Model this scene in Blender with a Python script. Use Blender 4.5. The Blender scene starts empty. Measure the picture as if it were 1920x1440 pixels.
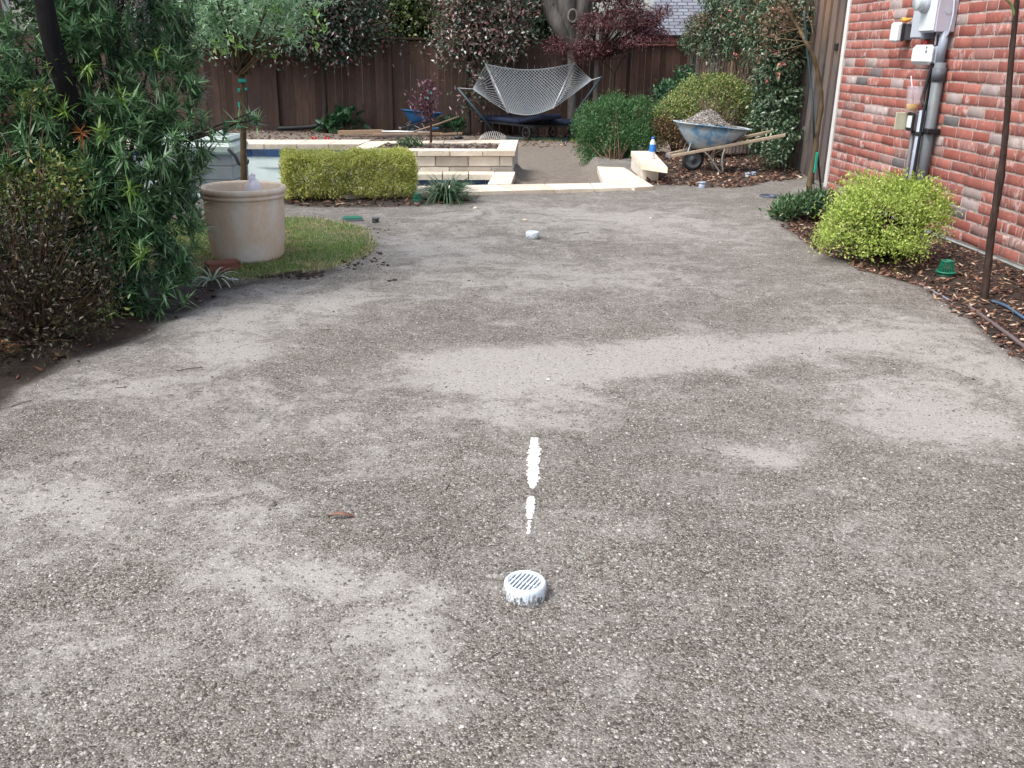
import bpy, math, random
import numpy as np
from mathutils import Matrix, Vector

random.seed(7)
rng = np.random.default_rng(11)
S = bpy.context.scene
R_ = math.radians

# ------------------------------------------------------------------ camera, world, sun, exposure
F, PITCH, ROLL, H = 1700.0, R_(20.05), R_(1.0), 1.3
cam_data = bpy.data.cameras.new("camera")
cam = bpy.data.objects.new("camera", cam_data)
S.collection.objects.link(cam)
cam_data.sensor_width = 36.0
cam_data.lens = 36.0 * F / 1920.0
cam_data.clip_start = 0.05
cam_data.clip_end = 3000
CM = Matrix.Rotation(math.pi / 2 - PITCH, 4, 'X') @ Matrix.Rotation(ROLL, 4, 'Z')
cam.matrix_world = Matrix.Translation((0, 0, H)) @ CM
S.camera = cam

SUN_EL, SUN_AZ = 56.0, 238.0          # high soft sun behind cloud, behind the camera
world = bpy.data.worlds.new("World")
S.world = world
world.use_nodes = True
wn = world.node_tree
bg = wn.nodes["Background"]
sky = wn.nodes.new("ShaderNodeTexSky")
sky.sky_type = 'NISHITA'
sky.sun_disc = False
sky.sun_elevation = R_(SUN_EL)
sky.sun_rotation = R_(SUN_AZ)
sky.air_density = 1.0
sky.dust_density = 4.0
sky.ozone_density = 1.0
hs = wn.nodes.new("ShaderNodeHueSaturation")
hs.inputs["Saturation"].default_value = 0.6
wn.links.new(sky.outputs[0], hs.inputs["Color"])
wn.links.new(hs.outputs[0], bg.inputs[0])
bg.inputs[1].default_value = 0.15
sd = bpy.data.lights.new("sun", 'SUN')
sd.energy = 1.1
sd.angle = R_(24)
sd.color = (1.0, 0.98, 0.95)
sun = bpy.data.objects.new("sun", sd)
S.collection.objects.link(sun)
az = R_(SUN_AZ)
sdir = Vector((math.sin(az) * math.cos(R_(SUN_EL)), math.cos(az) * math.cos(R_(SUN_EL)), math.sin(R_(SUN_EL))))
sun.rotation_euler = sdir.to_track_quat('Z', 'Y').to_euler()
S.view_settings.view_transform = 'Standard'
S.view_settings.look = 'None'
S.view_settings.exposure = 1.14
S.view_settings.gamma = 1.0
S.cycles.use_denoising = True
S.cycles.max_bounces = 6
S.cycles.diffuse_bounces = 3
S.cycles.transparent_max_bounces = 8
S.cycles.caustics_reflective = False
S.cycles.caustics_refractive = False

# ------------------------------------------------------------------ measuring helpers
RM = np.array(CM.to_3x3())
C0 = np.array([0, 0, H])


def ray(px, py):
    d = RM @ np.array([(px - 960) / F, -(py - 720) / F, -1.0])
    return d / np.linalg.norm(d)


def at(px, py, z=0.0):                 # a point on the level z
    d = ray(px, py)
    return C0 + d * ((z - H) / d[2])


def aty(px, py, Y):                    # a point at the distance Y
    d = ray(px, py)
    return C0 + d * (Y / d[1])


def nrm(a):
    a = np.asarray(a, float)
    return a / np.maximum(np.linalg.norm(a, axis=-1, keepdims=True), 1e-9)


# ------------------------------------------------------------------ object helpers
def tag(o, label=None, cat=None, group=None, kind=None):
    if label: o["label"] = label
    if cat: o["category"] = cat
    if group: o["group"] = group
    if kind: o["kind"] = kind
    return o


def empty(name, loc, label=None, cat=None, group=None, rotz=0.0):
    o = bpy.data.objects.new(name, None)
    S.collection.objects.link(o)
    o.location = tuple(float(v) for v in loc)
    o.rotation_euler = (0, 0, rotz)
    return tag(o, label, cat, group)


def link(name, me, mat, parent, smooth):
    if mat:
        me.materials.append(mat)
    if smooth:
        me.polygons.foreach_set("use_smooth", np.ones(len(me.polygons), bool))
    o = bpy.data.objects.new(name, me)
    S.collection.objects.link(o)
    if parent is not None:             # geometry is built in world space: undo the parent's place
        o.parent = parent
        chain = Matrix.Identity(4)
        p = parent
        while p is not None:
            chain = (Matrix.Translation(p.location) @ p.rotation_euler.to_matrix().to_4x4()) @ chain
            p = p.parent
        o.data.transform(chain.inverted())
    return o


def MO(name, VF, mat, parent=None, smooth=False):
    V, Fc = VF
    me = bpy.data.meshes.new(name)
    if isinstance(Fc, np.ndarray):
        V = np.asarray(V, np.float32)
        k = Fc.shape[1]
        me.vertices.add(len(V))
        me.vertices.foreach_set("co", V.ravel())
        me.loops.add(Fc.size)
        me.loops.foreach_set("vertex_index", Fc.astype(np.int32).ravel())
        me.polygons.add(len(Fc))
        me.polygons.foreach_set("loop_start", np.arange(0, Fc.size, k, dtype=np.int32))
        me.update(calc_edges=True)
    else:
        me.from_pydata([tuple(map(float, v)) for v in V], [], [tuple(map(int, f)) for f in Fc])
        me.update()
    me.validate()
    return link(name, me, mat, parent, smooth)


def join(*parts):
    V, Fc, n = [], [], 0
    for v, f in parts:
        v = np.asarray(v, float)
        V.append(v)
        Fc += [tuple(int(i) + n for i in q) for q in f]
        n += len(v)
    return np.vstack(V), Fc


def box(c, s, rz=0.0, bev=0.0, M=None):
    """box about c with full size s, chamfered edges when bev > 0"""
    hx, hy, hz = s[0] / 2, s[1] / 2, s[2] / 2
    if bev <= 0:
        V = np.array([[x, y, z] for x in (-hx, hx) for y in (-hy, hy) for z in (-hz, hz)])
        Fc = [(0, 1, 3, 2), (4, 6, 7, 5), (0, 4, 5, 1), (2, 3, 7, 6), (0, 2, 6, 4), (1, 5, 7, 3)]
    else:
        b = min(bev, hx * .9, hy * .9, hz * .9)
        V, Fc, idx = [], [], {}
        for sx in (-1, 1):
            for sy in (-1, 1):
                for sz in (-1, 1):
                    for ax in range(3):
                        p = [sx * (hx - b), sy * (hy - b), sz * (hz - b)]
                        p[ax] = (sx * hx, sy * hy, sz * hz)[ax]
                        idx[(sx, sy, sz, ax)] = len(V)
                        V.append(p)
        for ax in range(3):
            o1, o2 = [a for a in range(3) if a != ax]
            for sg in (-1, 1):
                q = []
                for a, c_ in ((-1, -1), (1, -1), (1, 1), (-1, 1)):
                    k = [0, 0, 0]
                    k[ax], k[o1], k[o2] = sg, a, c_
                    q.append(idx[(k[0], k[1], k[2], ax)])
                Fc.append(q if (sg > 0) == (ax != 1) else q[::-1])
        for ax in range(3):
            o1, o2 = [a for a in range(3) if a != ax]
            for a in (-1, 1):
                for c_ in (-1, 1):
                    q = []
                    for sg, fa in ((-1, o1), (1, o1), (1, o2), (-1, o2)):
                        k = [0, 0, 0]
                        k[ax], k[o1], k[o2] = sg, a, c_
                        q.append(idx[(k[0], k[1], k[2], fa)])
                    Fc.append(q)
        for sx in (-1, 1):
            for sy in (-1, 1):
                for sz in (-1, 1):
                    Fc.append([idx[(sx, sy, sz, 0)], idx[(sx, sy, sz, 1)], idx[(sx, sy, sz, 2)]])
        V = np.array(V)
    if M is not None:
        V = V @ np.asarray(M, float).T
    elif rz:
        c_, s_ = math.cos(rz), math.sin(rz)
        V = V @ np.array([[c_, s_, 0], [-s_, c_, 0], [0, 0, 1]])
    return V + np.asarray(c, float), Fc


def beam(a, b, w, h, bev=0.0):
    """a bar of section w x h from a to b"""
    a, b = np.asarray(a, float), np.asarray(b, float)
    d = b - a
    L = np.linalg.norm(d)
    d = d / L
    up = np.array([0, 0, 1.0]) if abs(d[2]) < .95 else np.array([0, 1.0, 0])
    sx = nrm(np.cross(d, up))
    uz = np.cross(sx, d)
    return box((a + b) / 2, (L, w, h), bev=bev, M=np.stack([d, sx, uz], 1))


def prism(pts, z0, z1):
    """vertical prism over a plan polygon"""
    n = len(pts)
    P = [(p[0], p[1]) for p in pts]
    ar = sum(P[i][0] * P[(i + 1) % n][1] - P[(i + 1) % n][0] * P[i][1] for i in range(n))
    if ar < 0:
        P = P[::-1]
    V = [(x, y, z0) for x, y in P] + [(x, y, z1) for x, y in P]
    Fc = [tuple(range(n))[::-1], tuple(range(n, 2 * n))]
    Fc += [(i, (i + 1) % n, n + (i + 1) % n, n + i) for i in range(n)]
    return np.array(V, float), Fc


def tube(pts, rad, n=8, caps=True):
    pts = np.asarray(pts, float)
    m = len(pts)
    rad = np.full(m, rad, float) if np.isscalar(rad) else np.asarray(rad, float)
    T = np.gradient(pts, axis=0)
    T = nrm(T)
    ref = np.array([0.0, 0, 1]) if abs(T[0][2]) < .9 else np.array([1.0, 0, 0])
    V = []
    x = nrm(np.cross(T[0], ref))
    for i in range(m):
        x = x - T[i] * np.dot(x, T[i])
        x = nrm(x)
        y = np.cross(T[i], x)
        a = np.linspace(0, 2 * np.pi, n, endpoint=False)
        V.append(pts[i] + rad[i] * (np.outer(np.cos(a), x) + np.outer(np.sin(a), y)))
    V = np.vstack(V)
    Fc = [(i * n + j, i * n + (j + 1) % n, (i + 1) * n + (j + 1) % n, (i + 1) * n + j) for i in range(m - 1) for j in range(n)]
    if caps:
        Fc += [tuple(range(n))[::-1], tuple(range((m - 1) * n, m * n))]
    return V, Fc


def lathe(prof, c, n=32, close=False, M=None):
    """profile [(r, z), ...] turned about the vertical through c"""
    a = np.linspace(0, 2 * np.pi, n, endpoint=False)
    V = np.array([[r * math.cos(t), r * math.sin(t), z] for r, z in prof for t in a])
    m = len(prof)
    Fc = [(i * n + j, i * n + (j + 1) % n, (i + 1) * n + (j + 1) % n, (i + 1) * n + j) for i in range(m - 1) for j in range(n)]
    if close:
        Fc += [tuple(range(n))[::-1], tuple(range((m - 1) * n, m * n))]
    if M is not None:
        V = V @ np.asarray(M, float).T
    return V + np.asarray(c, float), Fc


def smoothline(pts, k=6):
    """Catmull-Rom through pts"""
    P = np.asarray(pts, float)
    P = np.vstack([2 * P[0] - P[1], P, 2 * P[-1] - P[-2]])
    out = []
    for i in range(1, len(P) - 2):
        for t in np.linspace(0, 1, k, endpoint=False):
            a, b, c, d = P[i - 1], P[i], P[i + 1], P[i + 2]
            out.append(.5 * (2 * b + (c - a) * t + (2 * a - 5 * b + 4 * c - d) * t * t + (3 * b - a - 3 * c + d) * t ** 3))
    out.append(P[-2])
    return np.array(out)


# ------------------------------------------------------------------ mass builders (leaves, stones, blades)
def leaves4(B, D, L, W, fold=.25, U=None):
    """folded diamond leaves: base, right, tip, left"""
    n = len(B)
    if U is None:
        U = rng.normal(size=(n, 3)) * .6 + np.array([0, 0, 1.0])
    Sd = nrm(np.cross(D, U))
    U = np.cross(Sd, D)
    L = np.asarray(L)[:, None]
    W = np.asarray(W)[:, None]
    mid = B + D * L * .45
    V = np.stack([B, mid + Sd * W / 2 + U * W * fold, B + D * L - U * L * .08, mid - Sd * W / 2 + U * W * fold], 1).reshape(-1, 3)
    i = np.arange(n)[:, None] * 4
    Fc = np.concatenate([i + np.array([[0, 1, 2]]), i + np.array([[0, 2, 3]])], 1).reshape(-1, 3)
    return V, Fc


def strips(B, D, L, W, droop=.2, n=4, flat=False):
    """long narrow arching leaves, n segments, tapered to a point"""
    N = len(B)
    U = rng.normal(size=(N, 3)) * .3 + np.array([0, 0, 1.0])
    Sd = nrm(np.cross(D, U))
    L = np.asarray(L)[:, None]
    W = np.asarray(W)[:, None]
    dr = (np.full((N, 1), droop) if np.isscalar(droop) else np.asarray(droop)[:, None])
    rows = []
    for i in range(n + 1):
        t = i / n
        w = W * (.45 + .55 * math.sin(math.pi * min(1, t * .9 + .25))) * (1 - t ** 3) + W * .04
        p = B + D * L * t
        p = p - np.array([0, 0, 1.0]) * dr * L * t * t
        rows += [p + Sd * w / 2, p - Sd * w / 2]
    V = np.stack(rows, 1).reshape(-1, 3)
    k = 2 * (n + 1)
    base = np.arange(N)[:, None, None] * k
    q = np.array([[2 * i, 2 * i + 1, 2 * i + 3, 2 * i + 2] for i in range(n)])[None]
    return V, (base + q).reshape(-1, 4)


t_ = (1 + 5 ** .5) / 2
ICO_V = nrm(np.array([(-1, t_, 0), (1, t_, 0), (-1, -t_, 0), (1, -t_, 0), (0, -1, t_), (0, 1, t_), (0, -1, -t_), (0, 1, -t_), (t_, 0, -1), (t_, 0, 1), (-t_, 0, -1), (-t_, 0, 1)]))
ICO_F = np.array([(0, 11, 5), (0, 5, 1), (0, 1, 7), (0, 7, 10), (0, 10, 11), (1, 5, 9), (5, 11, 4), (11, 10, 2), (10, 7, 6), (7, 1, 8), (3, 9, 4), (3, 4, 2), (3, 2, 6), (3, 6, 8), (3, 8, 9), (4, 9, 5), (2, 4, 11), (6, 2, 10), (8, 6, 7), (9, 8, 1)])
OCT_V = np.array([(1, 0, 0), (-1, 0, 0), (0, 1, 0), (0, -1, 0), (0, 0, 1), (0, 0, -1)], float)
OCT_F = np.array([(0, 2, 4), (2, 1, 4), (1, 3, 4), (3, 0, 4), (2, 0, 5), (1, 2, 5), (3, 1, 5), (0, 3, 5)])


def scatter(TV, TF, P, SC, jit=.25, tilt=.3):
    """copies of a small solid at P, scales SC (N,3), random spin and tilt"""
    n, k = len(P), len(TV)
    V = TV[None] * (1 + rng.uniform(-jit, jit, (n, k, 1)))
    V = V * SC[:, None, :]
    a = rng.uniform(0, 2 * np.pi, n)
    b = rng.normal(0, tilt, n)
    cb, sb = np.cos(b)[:, None], np.sin(b)[:, None]
    x, y, z = V[..., 0].copy(), V[..., 1].copy(), V[..., 2].copy()
    x, z = x * cb - z * sb, x * sb + z * cb
    ca, sa = np.cos(a)[:, None], np.sin(a)[:, None]
    x, y = x * ca - y * sa, x * sa + y * ca
    V = np.stack([x, y, z], 2) + P[:, None, :]
    Fc = (np.arange(n)[:, None, None] * k + TF[None]).reshape(-1, 3)
    return V.reshape(-1, 3), Fc


def blob_points(blobs, n, inner=.72, low=-.35):
    """points with outward directions on and just inside a set of ellipsoids [(c, (rx,ry,rz))]"""
    w = np.array([(b[1][0] * b[1][1] + b[1][0] * b[1][2] + b[1][1] * b[1][2]) for b in blobs])
    k = rng.choice(len(blobs), n, p=w / w.sum())
    c = np.array([b[0] for b in blobs], float)[k]
    r = np.array([b[1] for b in blobs], float)[k]
    d = nrm(rng.normal(size=(n, 3)))
    m = d[:, 2] < low
    d[m, 2] *= -1
    rad = rng.uniform(inner, 1.04, n)[:, None]
    return c + d * r * rad, nrm(d / r)


def bushleaves(blobs, nclump, per, spread, L, W, out=.7, up=.35, inner=.72, low=-.35, fold=.25, wild=.7):
    P, O = blob_points(blobs, nclump, inner, low)
    B = np.repeat(P, per, 0) + rng.normal(0, spread, (nclump * per, 3))
    D = nrm(np.repeat(O, per, 0) * out + rng.normal(size=(nclump * per, 3)) * wild + np.array([0, 0, up]))
    n = len(B)
    U = np.repeat(O, per, 0) * .8 + np.array([0, 0, .8]) + rng.normal(size=(n, 3)) * .5
    return leaves4(B, D, rng.uniform(L[0], L[1], n), rng.uniform(W[0], W[1], n), fold, U), P


def branches(base, tips, r0, r1, bend=.25, n=5, seg=6):
    parts = []
    base = np.asarray(base, float)
    for tp in tips:
        tp = np.asarray(tp, float)
        b = base + rng.normal(0, .03, 3) * np.array([1, 1, 0])
        mid = (b + tp) / 2 + rng.normal(0, bend, 3) * np.linalg.norm(tp - b) * .3
        mid[2] = b[2] + (tp[2] - b[2]) * rng.uniform(.45, .75)
        t = np.linspace(0, 1, seg)[:, None]
        pts = (1 - t) ** 2 * b + 2 * t * (1 - t) * mid + t * t * tp
        parts.append(tube(pts, np.linspace(r0, r1, seg), n))
    return join(*parts)


# ------------------------------------------------------------------ materials
def new_mat(name):
    m = bpy.data.materials.new(name)
    m.use_nodes = True
    nt = m.node_tree
    return m, nt, nt.nodes["Principled BSDF"]


def ramp(nt, stops, fac=None, interp='LINEAR'):
    r = nt.nodes.new("ShaderNodeValToRGB")
    r.color_ramp.interpolation = interp
    e = r.color_ramp.elements
    while len(e) > 1:
        e.remove(e[-1])
    e[0].position, e[0].color = stops[0][0], (*stops[0][1], 1)
    for p, c in stops[1:]:
        q = e.new(p)
        q.color = (*c, 1)
    if fac is not None:
        nt.links.new(fac, r.inputs[0])
    return r.outputs[0]


def noise(nt, scale, detail=4, rough=.55, vec=None, dist=0.0):
    n = nt.nodes.new("ShaderNodeTexNoise")
    n.inputs["Scale"].default_value = scale
    n.inputs["Detail"].default_value = detail
    n.inputs["Roughness"].default_value = rough
    n.inputs["Distortion"].default_value = dist
    if vec is not None:
        nt.links.new(vec, n.inputs["Vector"])
    return n


def coord(nt, scale=(1, 1, 1)):
    t = nt.nodes.new("ShaderNodeTexCoord")
    mp = nt.nodes.new("ShaderNodeMapping")
    mp.inputs["Scale"].default_value = scale
    nt.links.new(t.outputs["Object"], mp.inputs[0])
    return mp.outputs[0]


def bumpnode(nt, bs, height, strength, dist=.01):
    b = nt.nodes.new("ShaderNodeBump")
    b.inputs["Strength"].default_value = strength
    b.inputs["Distance"].default_value = dist
    nt.links.new(height, b.inputs["Height"])
    nt.links.new(b.outputs[0], bs.inputs["Normal"])


def mixc(nt, fac, a, b, mode='MIX'):
    m = nt.nodes.new("ShaderNodeMix")
    m.data_type = 'RGBA'
    m.blend_type = mode
    for sock, v in ((m.inputs[0], fac), (m.inputs[6], a), (m.inputs[7], b)):
        if isinstance(v, (int, float)):
            sock.default_value = v
        elif isinstance(v, tuple):
            sock.default_value = (*v, 1)
        else:
            nt.links.new(v, sock)
    return m.outputs[2]


def simple(name, col, rough=.6, var=.18, scale=9, bump=.0, metal=0.0, stretch=(1, 1, 1), dirt=None, spec=.4):
    m, nt, bs = new_mat(name)
    v = coord(nt, stretch)
    n = noise(nt, scale, 6, .6, v)
    lo = tuple(c * (1 - var) for c in col)
    hi = tuple(min(1, c * (1 + var)) for c in col)
    c = ramp(nt, [(.3, lo), (.7, hi)], n.outputs[0])
    if dirt:
        n2 = noise(nt, scale * .35, 5, .65, v)
        f = ramp(nt, [(.5, (0, 0, 0)), (.72, (1, 1, 1))], n2.outputs[0])
        c = mixc(nt, f, c, dirt)
    nt.links.new(c, bs.inputs["Base Color"])
    bs.inputs["Roughness"].default_value = rough
    bs.inputs["Metallic"].default_value = metal
    bs.inputs["Specular IOR Level"].default_value = spec
    if bump:
        n3 = noise(nt, scale * 4, 6, .6, v)
        bumpnode(nt, bs, n3.outputs[0], bump)
    return m


def leafmat(name, stops, rough=.45, trans=.25, spec=.35):
    """leaf colour picked per leaf; some light passes through"""
    m, nt, bs = new_mat(name)
    g = nt.nodes.new("ShaderNodeNewGeometry")
    c = ramp(nt, stops, g.outputs["Random Per Island"])
    nt.links.new(c, bs.inputs["Base Color"])
    bs.inputs["Roughness"].default_value = rough
    bs.inputs["Specular IOR Level"].default_value = spec
    if trans > 0:
        tr = nt.nodes.new("ShaderNodeBsdfTranslucent")
        nt.links.new(c, tr.inputs[0])
        mx = nt.nodes.new("ShaderNodeMixShader")
        mx.inputs[0].default_value = trans
        nt.links.new(bs.outputs[0], mx.inputs[1])
        nt.links.new(tr.outputs[0], mx.inputs[2])
        nt.links.new(mx.outputs[0], nt.nodes["Material Output"].inputs[0])
    return m


def islandmat(name, stops, rough=.8, bump=0.0, bscale=60, interp='LINEAR', spec=.3):
    m, nt, bs = new_mat(name)
    g = nt.nodes.new("ShaderNodeNewGeometry")
    c = ramp(nt, stops, g.outputs["Random Per Island"], interp)
    n = noise(nt, bscale, 5, .6, coord(nt))
    c = mixc(nt, .35, c, ramp(nt, [(.3, (.35, .35, .35)), (.7, (.9, .9, .9))], n.outputs[0]), 'OVERLAY')
    nt.links.new(c, bs.inputs["Base Color"])
    bs.inputs["Roughness"].default_value = rough
    bs.inputs["Specular IOR Level"].default_value = spec
    if bump:
        bumpnode(nt, bs, n.outputs[0], bump)
    return m


def wood(name, col, var=.35, stretch=(14, 14, 1.2), rough=.75, dirt=None, island=.5):
    """grain along one axis, each board a little different"""
    m, nt, bs = new_mat(name)
    v = coord(nt, stretch)
    n = noise(nt, 5, 8, .65, v, .6)
    lo = tuple(c * (1 - var) for c in col)
    hi = tuple(min(1, c * (1 + var)) for c in col)
    c = ramp(nt, [(.25, lo), (.75, hi)], n.outputs[0])
    g = nt.nodes.new("ShaderNodeNewGeometry")
    k = ramp(nt, [(0, (1 - island,) * 3), (1, (1, 1, 1))], g.outputs["Random Per Island"])
    c = mixc(nt, 1.0, c, k, 'MULTIPLY')
    if dirt:
        n2 = noise(nt, 1.1, 5, .6, coord(nt))
        c = mixc(nt, ramp(nt, [(.45, (0, 0, 0)), (.7, (1, 1, 1))], n2.outputs[0]), c, dirt)
    nt.links.new(c, bs.inputs["Base Color"])
    bs.inputs["Roughness"].default_value = rough
    bs.inputs["Specular IOR Level"].default_value = .25
    bumpnode(nt, bs, n.outputs[0], .35, .006)
    return m


def bark(name, col, scale=25):
    m, nt, bs = new_mat(name)
    v = coord(nt, (1, 1, .25))
    n = noise(nt, scale, 8, .7, v, .4)
    c = ramp(nt, [(.3, tuple(x * .45 for x in col)), (.55, col), (.8, tuple(min(1, x * 1.7) for x in col))], n.outputs[0])
    nt.links.new(c, bs.inputs["Base Color"])
    bs.inputs["Roughness"].default_value = .9
    bs.inputs["Specular IOR Level"].default_value = .15
    bumpnode(nt, bs, n.outputs[0], .8, .012)
    return m

# ------------------------------------------------------------------ the lie of the land
def psd(poly, X, Y):
    """signed distance to a plan polygon (positive inside)"""
    P = np.asarray(poly, float)[:, :2]
    d = np.full(X.shape, 1e9)
    ins = np.zeros(X.shape, bool)
    n = len(P)
    for i in range(n):
        a, b = P[i], P[(i + 1) % n]
        ex, ey = b - a
        t = np.clip(((X - a[0]) * ex + (Y - a[1]) * ey) / (ex * ex + ey * ey + 1e-12), 0, 1)
        d = np.minimum(d, np.hypot(X - a[0] - t * ex, Y - a[1] - t * ey))
        c = ((a[1] > Y) != (b[1] > Y)) & (X < (b[0] - a[0]) * (Y - a[1]) / (b[1] - a[1] + 1e-12) + a[0])
        ins ^= c
    return np.where(ins, d, -d)


def sstep(a, b, x):
    t = np.clip((x - a) / (b - a), 0, 1)
    return t * t * (3 - 2 * t)


_ph = rng.uniform(0, 6.28, (24,))
_an = rng.uniform(0, 6.28, (24,))


def wob(x, y, f=1.0, k0=0, n=8):
    """cheap smooth noise, about -1..1"""
    s = 0
    for i in range(n):
        j = (k0 + i) % 24
        q = f * (1 + .45 * i)
        s = s + np.sin(q * (x * math.cos(_an[j]) + y * math.sin(_an[j])) + _ph[j]) / (1 + .3 * i)
    return s / 3.2


def PX(pts, z=0.0):
    return np.array([at(px, py, z)[:2] for px, py in pts])


bed_right = np.vstack([PX([(1448, 402), (1470, 425), (1530, 468), (1620, 508), (1700, 532), (1750, 552), (1790, 580), (1850, 630), (1920, 686)]),
                       [[2.40, 3.2], [2.35, 1.0], [2.35, -2], [4.5, -2], [4.5, 9.7], [3.3, 9.6]]])
bed_barrow = np.vstack([PX([(1190, 350), (1250, 347), (1330, 352), (1400, 350), (1450, 340), (1500, 334)]), [[3.5, 11.2], [3.9, 14.5], [1.7, 14.5], [1.5, 11.6]]])
lawn_poly = np.vstack([PX([(712, 462), (690, 487), (640, 505), (560, 520), (480, 530), (420, 531), (380, 520)]), [[-2.2, 5.3], [-2.9, 5.9], [-2.9, 7.2]], PX([(545, 408), (600, 411), (650, 418), (690, 432), (708, 446)])])
bed_left = np.vstack([PX([(0, 752), (60, 705), (150, 660), (250, 628), (320, 590), (390, 553), (440, 534)]), [[-2.1, 5.4], [-3.0, 6.2], [-6, 6.5], [-6, 1.0], [-2.3, 1.0], [-2.05, 2.6]]])
bed_hedge = PX([(520, 384), (600, 389), (700, 388), (790, 385), (880, 379), (905, 368), (880, 345), (540, 345)])

PLZ = .26                               # level of the planter and of the coping behind the pool
lowpath = np.vstack([PX([(958, 345), (1131, 343), (1120, 312)], .03), PX([(1100, 300), (1100, 268)], -.2), [[1.5, 16.5], [14, 19], [14, 26], [-14, 26], [-14, 12.2]], PX([(460, 266), (972, 262)], PLZ), PX([(963, 322)], .03)])
pool_near = [at(-60, 352, .03), at(530, 357, .03), at(912, 348, .03)]
pool_poly = np.array([p[:2] for p in [at(-20, 266, PLZ), at(672, 272, PLZ), at(664, 281, PLZ), at(965, 285, PLZ), at(958, 340, .03), at(912, 349, .03), at(530, 362, .03), at(-20, 366, .03)]])


def gz(x, y):
    x = np.asarray(x, float)
    y = np.asarray(y, float)
    z = .007 * wob(x, y, 2.2, 0) + .004 * wob(x, y, 7.0, 5) + .0009 * wob(x, y, 19.0, 11)
    z = z - .05 * sstep(-.05, .35, psd(bed_right, x, y))
    z = z + .02 * sstep(0, .3, psd(bed_barrow, x, y)) * (1 + .6 * wob(x, y, 5, 3))
    z = z + .014 * sstep(-.05, .06, psd(lawn_poly, x, y) + .03 * wob(x, y, 9, 2))
    z = z + .02 * sstep(0, .5, psd(bed_left, x, y)) - .03 * sstep(-.12, .02, psd(bed_left, x, y)) * sstep(.2, .0, psd(bed_left, x, y))
    lw = sstep(-.05, .1, psd(lowpath, x, y))
    z = z - lw * (.09 + .21 * sstep(10, 18, y))
    z = z - .3 * (1 - lw) * sstep(12.5, 16.5, y)
    return z


def gp(px, py, z=0.0):
    """ground point seen at a place in the photograph"""
    for _ in range(6):
        p = at(px, py, z)
        z = float(gz(p[0], p[1]))
    return np.array([p[0], p[1], z])


def gps(pxs, pys):
    """many ground points at once"""
    D = np.stack([(np.asarray(pxs) - 960) / F, -(np.asarray(pys) - 720) / F, -np.ones(len(pxs))], 1) @ RM.T
    z = np.zeros(len(D))
    for _ in range(3):
        P = C0 + D * ((z - H) / D[:, 2])[:, None]
        z = gz(P[:, 0], P[:, 1])
    P[:, 2] = z
    return P


gx = np.concatenate([[-400, -120, -45, -20], np.arange(-12, -3.2, .2), np.arange(-3.2, 3.6, .045), np.arange(3.6, 12, .25), [20, 45, 120, 400]])
gy = np.concatenate([[-400, -100, -30, -8, -3, -1], np.arange(0, .9, .15), np.arange(.9, 10.2, .045), np.arange(10.2, 22, .12), [25, 35, 60, 150, 500]])
GX, GY = np.meshgrid(gx, gy)
GZ = gz(GX, GY)
nx, ny = len(gx), len(gy)
ii = (np.arange(ny - 1)[:, None] * nx + np.arange(nx - 1)[None]).ravel()
gf = np.stack([ii, ii + 1, ii + nx + 1, ii + nx], 1)
cxm = (GX[:-1, :-1] + GX[1:, 1:]).ravel() / 2
cym = (GY[:-1, :-1] + GY[1:, 1:]).ravel() / 2
gf = gf[psd(pool_poly, cxm, cym) < -.02]


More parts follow.
